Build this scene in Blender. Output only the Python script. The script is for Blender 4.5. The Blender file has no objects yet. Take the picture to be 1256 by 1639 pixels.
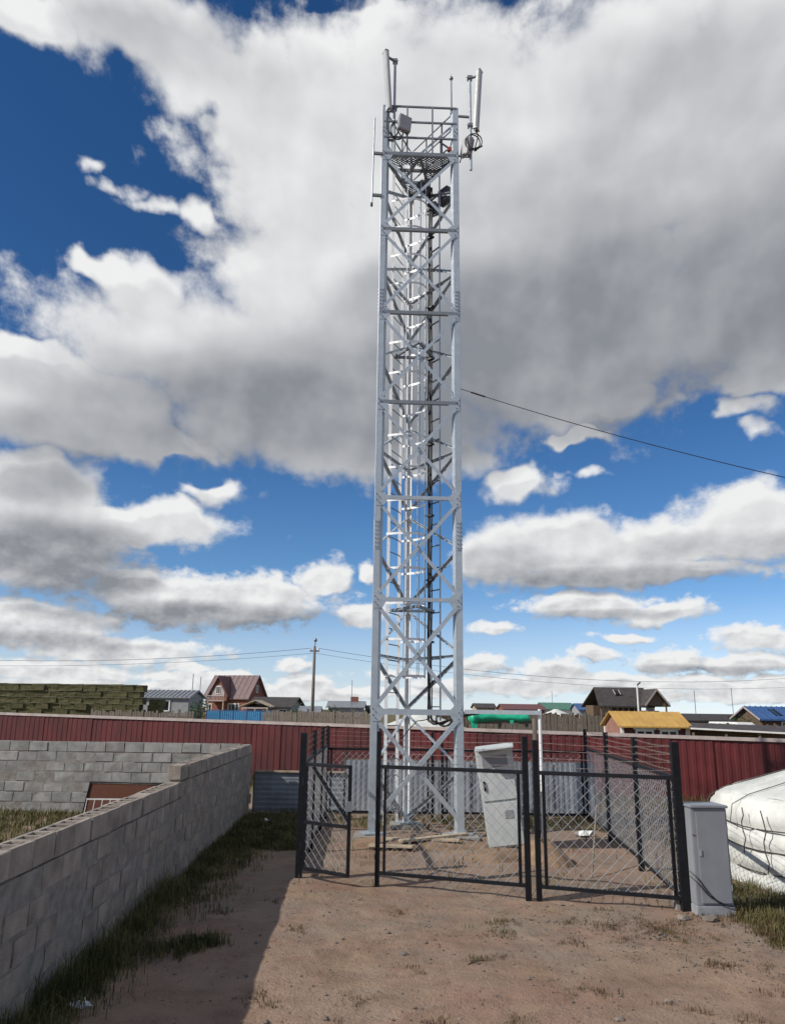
import bpy, bmesh, math, random
import numpy as np
from mathutils import Vector, Matrix

random.seed(7)
np.random.seed(7)
R = math.radians
sc = bpy.context.scene
COL = sc.collection

# ------------------------------------------------------------------ camera
cam_data = bpy.data.cameras.new('camera')
cam = bpy.data.objects.new('camera', cam_data)
COL.objects.link(cam)
cam.matrix_world = Matrix.Translation((0, 0, 2.14)) @ Matrix.Rotation(R(90 + 14.3), 4, 'X') @ Matrix.Rotation(R(0.8), 4, 'Z')
cam_data.sensor_fit = 'VERTICAL'
cam_data.sensor_height = 36.0
cam_data.lens = 36.0 * 1240.0 / 1639.0
cam_data.clip_start = 0.05
cam_data.clip_end = 6000
sc.camera = cam
sc.render.resolution_x, sc.render.resolution_y = 784, 1024

# ------------------------------------------------------------------ sun and sky
SUN_EL = R(36.5)
SUN_AZ = R(-114)                      # measured from +Y towards +X: the sun stands to the left, a little behind the camera
sun_dir = Vector((math.sin(SUN_AZ) * math.cos(SUN_EL), math.cos(SUN_AZ) * math.cos(SUN_EL), math.sin(SUN_EL)))
sd = bpy.data.lights.new('sun', 'SUN')
sd.energy = 4.2
sd.angle = R(0.55)
sd.color = (1.0, 0.945, 0.86)
so = bpy.data.objects.new('sun', sd)
COL.objects.link(so)
so.rotation_euler = sun_dir.to_track_quat('Z', 'Y').to_euler()

sc.view_settings.view_transform = 'Standard'
sc.view_settings.look = 'None'
sc.view_settings.exposure = 0.0
sc.view_settings.gamma = 1.0
sc.view_settings.use_curve_mapping = False
sc.cycles.use_denoising = True
sc.cycles.max_bounces = 6
sc.cycles.transparent_max_bounces = 8

world = bpy.data.worlds.new('World')
sc.world = world
world.use_nodes = True

# clouds: (azimuth, elevation, half width, half height) in degrees
CLOUD_BODIES=[(-30.83,42.74,6.3,1.59), (-22.54,44.15,8.22,3.36), (-17.79,43.21,6.59,4.37), (-12.82,41.11,4.7,5.37), (-7.83,38.63,7.94,9.86), (3.46,39.71,15.06,10.16), (17.06,38.64,16.32,11.02), (28.09,36.17,10.99,13.39), (-3.69,28.66,14.15,10.35), (8.57,31.55,13.14,8.33), (13.41,28.25,17.3,8.89), (26.95,27.19,9.39,5.89), (-24.08,35.9,1.79,1.09,0.55), (-22.27,34.69,2.05,0.97,0.5), (-19.1,34.03,4.49,1.0,0.55), (-15.92,34.02,2.92,1.38,0.7), (-18.11,37.94,5.37,3.12,0.34), (-20.46,38.81,3.35,1.25,0.35), (-19.61,28.35,5.45,2.94), (-22.66,29.05,2.64,1.59), (-13.89,25.28,15.56,5.39), (-24.59,20.36,10.6,4.14), (-27.35,22.58,4.34,1.61), (-3.44,21.1,17.5,5.22), (10.79,23.65,11.99,4.65), (17.96,21.99,3.82,2.07), (2.95,18.9,5.82,3.2), (-25.85,14.24,6.6,3.32), (-24.23,10.62,7.43,3.98), (-17.8,12.58,7.94,1.85), (-13.81,15.27,3.84,1.34,0.8), (-19.46,18.5,7.79,2.16), (-13.0,7.24,10.94,2.22), (-18.64,7.83,5.0,1.64), (-9.48,8.05,5.87,1.71), (-5.19,9.33,2.41,1.55), (-2.34,6.66,2.53,1.08), (-1.72,10.1,1.31,1.01), (-24.37,5.16,5.7,2.05), (-19.08,3.73,7.71,1.18), (-22.89,2.27,6.9,0.81), (-14.4,2.68,1.79,0.64), (-6.98,2.94,1.51,0.62), (-6.48,1.72,2.67,0.7), (-10.86,1.38,9.53,0.6), (-22.4,1.34,7.69,0.57), (9.23,16.41,3.67,1.64), (14.48,16.86,1.82,0.62,0.5), (12.68,12.08,5.4,2.34), (15.31,11.32,10.07,2.13), (25.02,12.47,5.09,2.76), (7.62,11.28,4.16,2.65), (16.96,9.7,11.55,1.32), (21.74,11.86,4.9,1.72), (14.68,7.43,5.64,1.32), (19.71,6.79,3.28,0.94), (7.52,5.62,2.26,0.67), (24.71,4.98,3.04,1.06), (16.69,5.13,2.53,0.43), (14.51,4.02,1.54,0.56), (19.28,3.48,2.92,1.01), (24.17,3.27,3.6,0.89), (6.58,3.21,1.88,0.79), (11.87,2.8,2.7,0.79), (16.52,2.13,12.44,0.68), (6.11,1.85,5.8,0.7), (-2.88,1.16,8.96,0.52), (-18.39,0.73,12.09,0.54), (-13.06,1.98,6.42,0.64,0.8), (10.09,1.67,8.73,0.61), (24.43,1.94,5.25,0.64), (0.71,2.44,4.07,0.57,0.7), (22.47,1.25,8.46,0.49), (25.37,20.25,3.84,1.25,0.7), (26.22,18.66,2.37,1.0,0.55), (27.03,22.49,4.38,1.82), (14.38,19.42,2.75,0.8)]
CLOUD_GAPS=[(-4.53,47.44,3.41,0.45), (-15.48,16.39,1.88,0.89), (-17.83,15.24,1.31,0.62), (22.86,20.15,0.92,1.1), (20.22,19.37,2.16,0.6), (-7.52,14.75,2.81,1.37)]
CLOUD_THICK=[(25.84,28.61,17.98,7.44,0.9), (13.28,25.67,19.9,6.92,1), (-1.49,21.6,18.55,5.0,1), (-14.54,21.7,15.2,3.07,0.6), (-20.06,17.99,11.14,1.94,0.8), (-23.69,9.39,7.45,3.15,1), (-25.57,15.13,4.7,2.09,0.6), (-13.36,6.11,9.99,1.15,1), (16.06,9.07,11.18,0.97,0.8), (23.29,10.9,6.38,1.27,0.5), (-19.45,43.94,12.0,2.29,0.4), (26.36,39.8,11.57,4.41,0.5), (11.27,35.44,11.2,3.55,0.35), (8.07,10.37,4.13,1.37,0.5), (-24.25,4.14,5.68,0.65,0.7), (15.07,6.67,4.73,0.44,0.7), (19.44,2.89,2.83,0.38,0.7), (24.12,2.74,3.6,0.37,0.7), (3.44,30.04,10.22,2.56,0.4)]

class Nodes:
    def __init__(s, tree):
        s.t = tree
    def new(s, kind, **kw):
        n = s.t.nodes.new(kind)
        for k, v in kw.items():
            setattr(n, k, v)
        return n
    def link(s, a, b):
        s.t.links.new(a, b)
    def put(s, sock, v):
        if v is None:
            return
        if isinstance(v, bpy.types.NodeSocket):
            s.link(v, sock)
        else:
            sock.default_value = v
    def math(s, op, a=None, b=None, c=None, clamp=False):
        n = s.new('ShaderNodeMath', operation=op, use_clamp=clamp)
        for i, v in enumerate((a, b, c)):
            s.put(n.inputs[i], v)
        return n.outputs[0]
    def vec(s, op, a=None, b=None, c=None):
        n = s.new('ShaderNodeVectorMath', operation=op)
        for i, v in enumerate((a, b, c)):
            s.put(n.inputs[i], v)
        return n.outputs['Value'] if op in ('DOT_PRODUCT', 'LENGTH') else n.outputs[0]
    def noise(s, v, scale, detail=4, rough=.5, dims='3D', dist=0.0):
        n = s.new('ShaderNodeTexNoise', noise_dimensions=dims)
        s.put(n.inputs['Vector'], v)
        n.inputs['Scale'].default_value = scale
        n.inputs['Detail'].default_value = detail
        n.inputs['Roughness'].default_value = rough
        n.inputs['Distortion'].default_value = dist
        return n.outputs['Fac']
    def mapr(s, v, a, b, c=0.0, d=1.0, smooth=False):
        n = s.new('ShaderNodeMapRange', interpolation_type='SMOOTHSTEP' if smooth else 'LINEAR')
        s.put(n.inputs['Value'], v)
        for k, x in (('From Min', a), ('From Max', b), ('To Min', c), ('To Max', d)):
            s.put(n.inputs[k], x)
        return n.outputs['Result']
    def mix(s, f, a, b, blend='MIX'):
        n = s.new('ShaderNodeMix', data_type='RGBA', blend_type=blend)
        s.put(n.inputs[0], f)
        s.put(n.inputs[6], a)
        s.put(n.inputs[7], b)
        return n.outputs[2]
    def mixf(s, f, a, b):
        n = s.new('ShaderNodeMix', data_type='FLOAT')
        s.put(n.inputs[0], f)
        s.put(n.inputs[2], a)
        s.put(n.inputs[3], b)
        return n.outputs[0]

def nearest(N, p, items):
    acc = None
    for it in items:
        a, e, ra, re = it[:4]
        q = N.vec('MULTIPLY_ADD', p, (1 / ra, 1 / re, 0), (-a / ra, -e / re, 0))
        d = N.vec('DOT_PRODUCT', q, q)
        if len(it) > 4:
            d = N.math('ADD', d, 1 - it[4])
        acc = d if acc is None else N.math('MINIMUM', acc, d)
    return acc

def cloud_group(name, bodies, gaps):
    """node group: sky position P in degrees -> T, cloud density with fine edges, and S, its smooth relief"""
    cg = bpy.data.node_groups.new(name, 'ShaderNodeTree')
    cg.interface.new_socket('P', in_out='INPUT', socket_type='NodeSocketVector')
    cg.interface.new_socket('T', in_out='OUTPUT', socket_type='NodeSocketFloat')
    cg.interface.new_socket('S', in_out='OUTPUT', socket_type='NodeSocketFloat')
    N = Nodes(cg)
    gi = N.new('NodeGroupInput')
    go = N.new('NodeGroupOutput')
    P0 = gi.outputs[0]
    sep = N.new('ShaderNodeSeparateXYZ')
    N.link(P0, sep.inputs[0])
    shrink = N.new('ShaderNodeCombineXYZ')
    N.put(shrink.inputs[0], N.math('MULTIPLY', sep.outputs[0], N.math('COSINE', N.math('MULTIPLY', sep.outputs[1], .0174533))))
    N.link(sep.outputs[1], shrink.inputs[1])
    P = shrink.outputs[0]
    low = N.mapr(sep.outputs[1], 3.0, 20.0, smooth=True)
    fine_v = N.vec('MULTIPLY', P, (1.0, 1.5, 1))
    big_s = N.noise(P, 0.095, 4, .5, '2D')
    small_s = N.noise(fine_v, 0.28, 4, .55, '2D')
    big_f = N.noise(P, 0.30, 6, .61, '2D')
    small_f = N.noise(fine_v, 0.75, 5, .62, '2D')
    far_n = N.noise(N.vec('MULTIPLY', P, (.035, .06, 1)), 1.0, 4, .5, '2D')
    outer = N.mapr(far_n, .36, .62, -1.0, 1.25)
    if bodies:
        # displace the layout a little so that no outline stays a plain oval
        wx = N.new('ShaderNodeTexNoise', noise_dimensions='2D')
        N.put(wx.inputs['Vector'], P)
        wx.inputs['Scale'].default_value = 0.22
        wx.inputs['Detail'].default_value = 3
        w = N.vec('SUBTRACT', wx.outputs['Color'], (.5, .5, .5))
        amp = N.mixf(low, 2.4, 6.0)
        comb = N.new('ShaderNodeCombineXYZ')
        N.put(comb.inputs[0], amp)
        N.put(comb.inputs[1], N.math('MULTIPLY', amp, .6))
        Pw = N.vec('ADD', P0, N.vec('MULTIPLY', w, comb.outputs[0]))
        body = N.math('SUBTRACT', 1.0, nearest(N, Pw, bodies))
        body = N.math('MAXIMUM', body, -1.3)
        solid = N.math('MINIMUM', body, 1.25)
        body = solid
        if gaps:
            hole = N.mapr(nearest(N, Pw, gaps), 2.6, 0.2, smooth=True)
            body = N.mixf(hole, body, -.22)
        # beyond the frame the same kind of broken cloud goes on
        mx = N.math('MAXIMUM', N.math('DIVIDE', N.math('ABSOLUTE', sep.outputs[0]), 36.0), N.math('DIVIDE', sep.outputs[1], 50.0))
        msk = N.mapr(mx, 1.0, 1.3, smooth=True)
        body = N.mixf(msk, body, outer)
        solid = N.mixf(msk, solid, outer)
    else:
        body = solid = outer
    bump_s = N.math('SUBTRACT', N.mixf(low, small_s, big_s), .5)
    sm = N.math('MULTIPLY_ADD', bump_s, 1.1, body)
    N.link(N.math('MULTIPLY_ADD', bump_s, 1.6, N.math('MINIMUM', solid, .55)), go.inputs[1])
    fine = N.math('SUBTRACT', N.mixf(low, small_f, big_f), .5)
    calm = N.mapr(body, .1, .85, 1.0, .15, smooth=True)
    sm = N.math('MULTIPLY_ADD', N.mapr(body, .15, .8, smooth=True), .35, sm)
    t = N.math('MULTIPLY_ADD', N.math('MULTIPLY', fine, calm), N.mixf(low, 3.3, 2.6), sm)
    N.link(t, go.inputs[0])
    return cg

N = Nodes(world.node_tree)
for n in list(world.node_tree.nodes):
    world.node_tree.nodes.remove(n)
SKY_STRENGTH = 0.1
tc = N.new('ShaderNodeTexCoord')
sp = N.new('ShaderNodeSeparateXYZ')
N.link(tc.outputs['Generated'], sp.inputs[0])
az = N.math('MULTIPLY', N.math('ARCTAN2', sp.outputs[0], sp.outputs[1]), 57.29578)
el = N.math('MULTIPLY', N.math('ARCSINE', sp.outputs[2]), 57.29578)
pc = N.new('ShaderNodeCombineXYZ')
N.link(az, pc.inputs[0])
N.link(el, pc.inputs[1])
P = pc.outputs[0]
sky = N.new('ShaderNodeTexSky', sky_type='NISHITA')
sky.sun_disc = False
sky.sun_elevation = SUN_EL
sky.sun_rotation = SUN_AZ
sky.altitude = 1300
sky.air_density = 1.0
sky.dust_density = 0.1
sky.ozone_density = 2.5
hs = N.new('ShaderNodeHueSaturation')
hs.inputs['Hue'].default_value = 0.505
N.put(hs.inputs['Saturation'], N.mapr(el, 0.0, 9.0, .60, 1.28, smooth=True))
N.put(hs.inputs['Value'], N.mapr(el, 4.0, 34.0, 1.12, .92, smooth=True))
N.link(sky.outputs[0], hs.inputs['Color'])
clear = N.mix(N.mapr(el, 0.0, 12.0, smooth=True), (.80, .90, 1.10, 1), (1, 1, 1, 1))
clear = N.mix(1.0, hs.outputs[0], clear, 'MULTIPLY')
high = N.mapr(el, 3.0, 30.0, smooth=True)

def cloudy_sky(name, bodies, gaps, thicks):
    cg = cloud_group(name, bodies, gaps)
    def field(v):
        g = N.new('ShaderNodeGroup')
        g.node_tree = cg
        N.link(v, g.inputs[0])
        return g.outputs
    t0, s0 = field(P)[0:2]
    off = N.vec('SCALE', (-.75, 1.0, 0))
    N.put(off.node.inputs['Scale'], N.mixf(high, .45, 1.6))
    s1 = field(N.vec('ADD', P, off))[1]
    alpha = N.mapr(t0, -.12, N.mixf(high, .95, .95), smooth=True)
    lit = N.math('MULTIPLY', N.math('SUBTRACT', s0, s1), N.mixf(high, .85, .50))
    mott = N.math('SUBTRACT', N.noise(P, .11, 4, .5, '2D'), .5)
    lit = N.math('MULTIPLY_ADD', mott, .42, lit)
    thin = None
    for a, e, ra, re, wgt in thicks:
        q = N.vec('MULTIPLY_ADD', P, (1 / ra, 1 / re, 0), (-a / ra, -e / re, 0))
        d = N.mapr(N.vec('DOT_PRODUCT', q, q), 1.7, 0.0, 1.0, 1 - wgt * .95, smooth=True)
        thin = d if thin is None else N.math('MULTIPLY', thin, d)
    if thin is None:
        thin = .6
    lit = N.math('MULTIPLY_ADD', N.math('SUBTRACT', 1.0, thin), -.74, lit)
    lit = N.math('ADD', lit, .80, clamp=True)
    ramp = N.new('ShaderNodeValToRGB')
    cr = ramp.color_ramp
    cr.elements[0].position = 0.0
    cr.elements[0].color = (.255, .27, .30, 1)
    cr.elements[1].position = 1.0
    cr.elements[1].color = (.86, .865, .865, 1)
    e_ = cr.elements.new(.5)
    e_.color = (.53, .543, .565, 1)
    N.link(lit, ramp.inputs[0])
    cloud = N.vec('SCALE', ramp.outputs[0])
    cloud.node.inputs['Scale'].default_value = 1.0 / SKY_STRENGTH
    bg = N.new('ShaderNodeBackground')
    bg.inputs['Strength'].default_value = SKY_STRENGTH
    N.link(N.mix(alpha, clear, cloud), bg.inputs['Color'])
    return bg.outputs[0]

def near(items, e0, e1, m):
    return [i for i in items if i[1] + i[3] * 1.55 + m > e0 and i[1] - i[3] * 1.55 - m < e1]
CUT = 17.0
low_sky = cloudy_sky('low_clouds', near(CLOUD_BODIES, -5, CUT, 3.2), near(CLOUD_GAPS, -5, CUT, 3.2), near(CLOUD_THICK, -5, CUT, .3))
high_sky = cloudy_sky('high_clouds', near(CLOUD_BODIES, CUT, 60, 3.2), near(CLOUD_GAPS, CUT, 60, 3.2), near(CLOUD_THICK, CUT, 60, .3))
wide_sky = cloudy_sky('clouds_all_round', [], [], [])
def switch(f, a, b):
    n = N.new('ShaderNodeMixShader')
    N.put(n.inputs[0], f)
    N.link(a, n.inputs[1])
    N.link(b, n.inputs[2])
    return n.outputs[0]
ahead = switch(N.math('GREATER_THAN', el, CUT), low_sky, high_sky)
mx = N.math('MAXIMUM', N.math('DIVIDE', N.math('ABSOLUTE', az), 36.0), N.math('DIVIDE', el, 50.0))
mx = N.math('MAXIMUM', mx, N.mapr(el, -4.0, -3.99, 2.0, 0.0))
wo = N.new('ShaderNodeOutputWorld')
N.link(switch(N.math('GREATER_THAN', mx, 1.3), ahead, wide_sky), wo.inputs[0])
world.cycles.sampling_method = 'MANUAL'
world.cycles.sample_map_resolution = 512

# ------------------------------------------------------------------ materials
def mat(name, col, rough=.7, metal=0.0, var=.12, scale=3.0, col2=None, lo=.35, hi=.65, bump=0.0, bscale=30.0,
        rnd=0.0, stretch=None, streak=0.0, spec=None):
    m = bpy.data.materials.new(name)
    m.use_nodes = True
    nt = m.node_tree
    b = nt.nodes['Principled BSDF']
    N = Nodes(nt)
    tc = N.new('ShaderNodeTexCoord')
    v = tc.outputs['Object']
    oi = N.new('ShaderNodeObjectInfo')
    v = N.vec('ADD', v, N.vec('SCALE', oi.outputs['Location']))
    if stretch:
        v = N.vec('MULTIPLY', v, stretch)
    v.node.inputs
    c1 = (*[x * (1 - var) for x in col], 1)
    c2 = (*(col2 if col2 else [min(1, x * (1 + var)) for x in col]), 1)
    f = N.mapr(N.noise(v, scale, 6, .6), lo, hi)
    c = N.mix(f, c1, c2)
    if streak:
        st = N.mapr(N.noise(N.vec('MULTIPLY', v, (14, 14, 1.2)), 1.0, 4, .6), .45, .75)
        c = N.mix(N.math('MULTIPLY', st, streak), c, (*[x * .45 for x in col], 1))
    if rnd:
        g = N.mapr(oi.outputs['Random'], 0, 1, 1 - rnd, 1 + rnd)
        c = N.vec('SCALE', c)
        N.put(c.node.inputs['Scale'], g)
    N.link(c, b.inputs['Base Color'])
    b.inputs['Metallic'].default_value = metal
    if spec is not None:
        b.inputs['Specular IOR Level'].default_value = spec
    rr = N.mapr(N.noise(v, scale * 4, 4, .6), .3, .7, max(0, rough - .1), min(1, rough + .1))
    N.link(rr, b.inputs['Roughness'])
    if bump:
        bn = N.new('ShaderNodeBump')
        bn.inputs['Strength'].default_value = bump
        bn.inputs['Distance'].default_value = .01
        N.link(N.noise(v, bscale, 6, .65), bn.inputs['Height'])
        N.link(bn.outputs[0], b.inputs['Normal'])
    return m

M = {}
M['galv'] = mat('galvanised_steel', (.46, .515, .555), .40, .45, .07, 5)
M['galv_bright'] = mat('bright_and_sunlit_zinc', (.84, .86, .87), .45, .08, .06, 9)  # lightened base colour: carries sun glint on the ladder, lifts the back leg
M['galv_dark'] = mat('dull_and_shaded_galvanised_steel', (.22, .245, .27), .55, .5, .1, 6)  # also puts underside shade into the upper front horizontals
M['bolt'] = mat('bolt_steel', (.22, .23, .24), .5, .8)
M['black_steel'] = mat('black_painted_steel', (.008, .009, .012), .55, 0, .3, 12, bump=.08, spec=.25)
M['black_cable'] = mat('black_cable_sheath', (.012, .012, .014), .5, 0, .2, 6)
M['wire'] = mat('galvanised_wire', (.58, .59, .59), .35, .55, .12, 20)
M['barbed'] = mat('rusty_wire', (.34, .27, .24), .6, .4, .3, 14)
M['radome'] = mat('antenna_radome', (.48, .51, .52), .45, 0, .05, 3)
M['radio'] = mat('radio_unit_paint', (.36, .37, .39), .5, .1, .08, 4)
M['radio_dark'] = mat('radio_heatsink', (.09, .095, .105), .55, .3, .15, 4)
M['block'] = mat('concrete_block', (.30, .256, .216), .92, 0, .30, 4.0, bump=.9, bscale=45, rnd=.09, streak=.2)
M['block_pale'] = mat('pale_concrete_block', (.29, .287, .268), .92, 0, .28, 4.0, bump=.9, bscale=45, rnd=.09, streak=.18)
M['mortar'] = mat('mortar', (.25, .23, .205), .95, 0, .25, 9, bump=.8, bscale=50)
M['red_sheet'] = mat('red_corrugated_sheet', (.082, .0068, .0078), .6, 0, .3, 1.6, rnd=.2, streak=.35)
M['cap'] = mat('pale_cap_rail', (.40, .335, .31), .6, 0, .15, 4)
M['grey_sheet'] = mat('grey_corrugated_sheet', (.25, .275, .31), .6, .1, .2, 2.5, rnd=.12, streak=.25)
M['rust'] = mat('rusty_sheet', (.20, .060, .022), .8, 0, .5, 3.5, col2=(.10, .032, .018), bump=.3)
M['white_metal'] = mat('weathered_white_paint', (.60, .63, .62), .55, 0, .1, 3, col2=(.40, .46, .47), lo=.42, hi=.75, streak=.2)
M['white_paint'] = mat('white_paint', (.72, .71, .68), .6, 0, .1, 3)
M['cabinet'] = mat('grey_cabinet_paint', (.25, .262, .285), .45, 0, .08, 2.5, streak=.08)
M['cabinet_base'] = mat('cabinet_plinth', (.30, .31, .33), .6, 0, .15, 6)
M['felt'] = mat('white_yurt_canvas', (.62, .63, .59), .9, 0, .14, 2.2, bump=.9, bscale=11, streak=.22)
M['rope'] = mat('dark_rope', (.07, .065, .06), .9, 0, .3, 20)
M['patch'] = mat('grey_canvas_patch', (.16, .165, .17), .85, 0, .15, 9)
M['wood_grey'] = mat('weathered_grey_wood', (.155, .13, .105), .9, 0, .3, 5, rnd=.25, stretch=(5, 5, .8))
M['wood_brown'] = mat('brown_wood', (.13, .085, .055), .88, 0, .3, 5, rnd=.25, stretch=(5, 5, .8))
M['wood_pale'] = mat('pale_timber', (.42, .34, .24), .85, 0, .25, 5)
M['hay'] = mat('hay', (.085, .085, .032), .95, 0, .35, 5, bump=.9, bscale=25, rnd=.12, col2=(.12, .105, .045))
M['twine'] = mat('hay_twine', (.24, .23, .16), .9)
M['brick'] = mat('red_brick_wall', (.22, .085, .055), .85, 0, .25, 6)
M['roof_pink'] = mat('pinkish_maroon_roof', (.215, .150, .145), .5, .1, .15, 3, rnd=.05)
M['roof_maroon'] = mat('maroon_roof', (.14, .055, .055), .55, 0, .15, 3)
M['roof_dark'] = mat('dark_brown_roof', (.055, .047, .045), .7, 0, .3, 3, rnd=.1)
M['roof_grey'] = mat('grey_metal_roof', (.25, .265, .285), .5, .3, .15, 3)
M['roof_yellow'] = mat('yellow_metal_roof', (.52, .315, .085), .5, 0, .12, 2, streak=.1)
M['roof_blue'] = mat('blue_metal_roof', (.045, .11, .27), .42, 0, .15, 3, rnd=.1)
M['roof_green'] = mat('green_metal_roof', (.08, .19, .14), .55, 0, .15, 3)
M['blue_panel'] = mat('blue_fence_sheet', (.07, .26, .47), .5, 0, .12, 3, rnd=.12)
M['plaster'] = mat('grey_plaster', (.30, .30, .31), .85, 0, .12, 3)
M['hut_red'] = mat('dark_red_boards', (.11, .03, .026), .7, 0, .2, 5)
M['hut_side'] = mat('paler_red_boards', (.30, .15, .11), .8, 0, .2, 5)
M['glass'] = mat('window_glass', (.018, .022, .028), .08, 0, .1, 1)
M['curtain'] = mat('net_curtain', (.5, .5, .48), .9)
M['tarp'] = mat('green_tarpaulin', (.015, .40, .22), .4, 0, .12, 4, bump=.6, bscale=7)
M['concrete'] = mat('footing_concrete', (.30, .285, .26), .9, 0, .2, 6, bump=.5)
M['soil'] = mat('tan_soil', (.22, .145, .09), .95, 0, .3, 6, bump=.9, bscale=14)
M['stone'] = mat('grey_stone', (.215, .18, .15), .9, 0, .3, 9, rnd=.35, bump=.4)
M['grass'] = mat('green_grass', (.085, .10, .03), .8, 0, .4, 2, col2=(.18, .16, .07), spec=.2)
M['dry_grass'] = mat('dry_grass', (.17, .115, .05), .85, 0, .35, 3, col2=(.11, .10, .04), spec=.2)
M['red_weed'] = mat('reddish_weed', (.15, .08, .05), .85, 0, .35, 4, col2=(.12, .10, .04), spec=.2)
M['leaf'] = mat('shrub_leaf', (.05, .085, .025), .7, 0, .35, 4, spec=.3)
M['red_tag'] = mat('red_plastic', (.28, .05, .04), .6)
M['rubber'] = mat('tyre_rubber', (.02, .02, .02), .8)
M['paper'] = mat('crumpled_plastic', (.62, .63, .62), .6)

# ------------------------------------------------------------------ mesh helpers
def V(*a):
    return Vector(a)

class MB:
    """collects shapes, links them as ONE mesh object"""
    def __init__(s):
        s.v = []
        s.f = []
    def add(s, vs, fs):
        o = len(s.v)
        s.v += [tuple(x) for x in vs]
        s.f += [tuple(i + o for i in f) for f in fs]
        return s
    def hexa(s, p):
        return s.add(p, [(3, 2, 1, 0), (4, 5, 6, 7), (0, 1, 5, 4), (1, 2, 6, 5), (2, 3, 7, 6), (3, 0, 4, 7)])
    def box(s, c, d, rot=None):
        c = Vector(c)
        h = [x / 2 for x in d]
        p = [V(x * h[0], y * h[1], z * h[2]) for z in (-1, 1) for x, y in ((-1, -1), (1, -1), (1, 1), (-1, 1))]
        if rot is not None:
            p = [rot @ q for q in p]
        return s.hexa([c + q for q in p])
    def bar(s, a, b, w, h, up=(0, 0, 1)):
        """rectangular bar from a to b: w across, h along up"""
        a, b = Vector(a), Vector(b)
        d = (b - a).normalized()
        u = Vector(up)
        if abs(d.dot(u)) > .98:
            u = V(0, 1, 0)
        x = d.cross(u).normalized()
        u = x.cross(d).normalized()
        q = [x * (i * w / 2) + u * (j * h / 2) for i, j in ((-1, -1), (1, -1), (1, 1), (-1, 1))]
        return s.hexa([a + k for k in q] + [b + k for k in q])
    def plate(s, a, b, dirv, w, t):
        """flat strip from a to b whose width runs along dirv"""
        a, b, dv = Vector(a), Vector(b), Vector(dirv).normalized()
        n = (b - a).normalized().cross(dv).normalized() * (t / 2)
        return s.hexa([a - n, a + dv * w - n, a + dv * w + n, a + n, b - n, b + dv * w - n, b + dv * w + n, b + n])
    def tube(s, pts, r, n=6, cap=True):
        pts = [Vector(p) for p in pts]
        rs = r if isinstance(r, (list, tuple)) else [r] * len(pts)
        o = len(s.v)
        ref = V(0, 0, 1)
        d0 = (pts[1] - pts[0]).normalized()
        if abs(d0.z) > .9:
            ref = V(1, 0, 0)
        for i, p in enumerate(pts):
            d = (pts[min(i + 1, len(pts) - 1)] - pts[max(i - 1, 0)]).normalized()
            x = d.cross(ref)
            if x.length < 1e-4:
                x = d.cross(V(0, 1, 0))
            x.normalize()
            y = d.cross(x).normalized()
            for j in range(n):
                a = 2 * math.pi * j / n
                s.v.append(tuple(p + (x * math.cos(a) + y * math.sin(a)) * rs[i]))
        for i in range(len(pts) - 1):
            for j in range(n):
                k = (j + 1) % n
                s.f.append((o + i * n + j, o + i * n + k, o + (i + 1) * n + k, o + (i + 1) * n + j))
        if cap:
            s.f.append(tuple(o + j for j in reversed(range(n))))
            m = o + (len(pts) - 1) * n
            s.f.append(tuple(m + j for j in range(n)))
        return s
    def lathe(s, c, prof, n=24, a0=0, a1=2 * math.pi):
        """profile of (radius, z) turned about the vertical through c"""
        o = len(s.v)
        full = abs(a1 - a0 - 2 * math.pi) < 1e-6
        m = n if full else n + 1
        for (r, z) in prof:
            for j in range(m):
                a = a0 + (a1 - a0) * j / n
                s.v.append((c[0] + r * math.cos(a), c[1] + r * math.sin(a), c[2] + z))
        for i in range(len(prof) - 1):
            for j in range(n):
                k = (j + 1) % m
                s.f.append((o + i * m + j, o + i * m + k, o + (i + 1) * m + k, o + (i + 1) * m + j))
        return s
    def prism(s, poly, a, b):
        """polygon given as 3D points, swept from offset a to offset b"""
        a, b = Vector(a), Vector(b)
        n = len(poly)
        p = [Vector(q) + a for q in poly] + [Vector(q) + b for q in poly]
        return s.add(p, [tuple(reversed(range(n))), tuple(range(n, 2 * n))] + [(i, (i + 1) % n, n + (i + 1) % n, n + i) for i in range(n)])
    def mesh(s, name, material, off=(0, 0, 0), smooth=False, bevel=0):
        me = bpy.data.meshes.new(name)
        o = Vector(off)
        me.from_pydata([(x - o.x, y - o.y, z - o.z) for x, y, z in s.v], [], s.f)
        bm = bmesh.new()
        bm.from_mesh(me)
        bmesh.ops.recalc_face_normals(bm, faces=bm.faces)
        if bevel:
            bmesh.ops.bevel(bm, geom=list(bm.edges), offset=bevel, segments=2, affect='EDGES', clamp_overlap=True)
        bm.to_mesh(me)
        bm.free()
        me.materials.append(M[material])
        if smooth:
            me.shade_smooth()
        me.update()
        return me
    def build(s, name, material, parent=None, off=(0, 0, 0), smooth=False, bevel=0, stuff=False):
        return link(name, s.mesh(name, material, off, smooth, bevel), parent, stuff=stuff)

def link(name, me, parent=None, loc=(0, 0, 0), stuff=False):
    o = bpy.data.objects.new(name, me)
    COL.objects.link(o)
    o.location = loc
    if parent is not None:
        o.parent = parent
    if stuff:
        o['kind'] = 'stuff'
    return o

def tag(o, label=None, cat=None, group=None, kind=None):
    if label:
        o['label'] = label
    if cat:
        o['category'] = cat
    if group:
        o['group'] = group
    if kind:
        o['kind'] = kind
    return o

def thing(name, label, cat, loc=(0, 0, 0), rz=0.0, group=None):
    o = bpy.data.objects.new(name, None)
    COL.objects.link(o)
    o.location = loc
    o.rotation_euler = (0, 0, rz)
    o.empty_display_size = .2
    return tag(o, label, cat, group)

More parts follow.
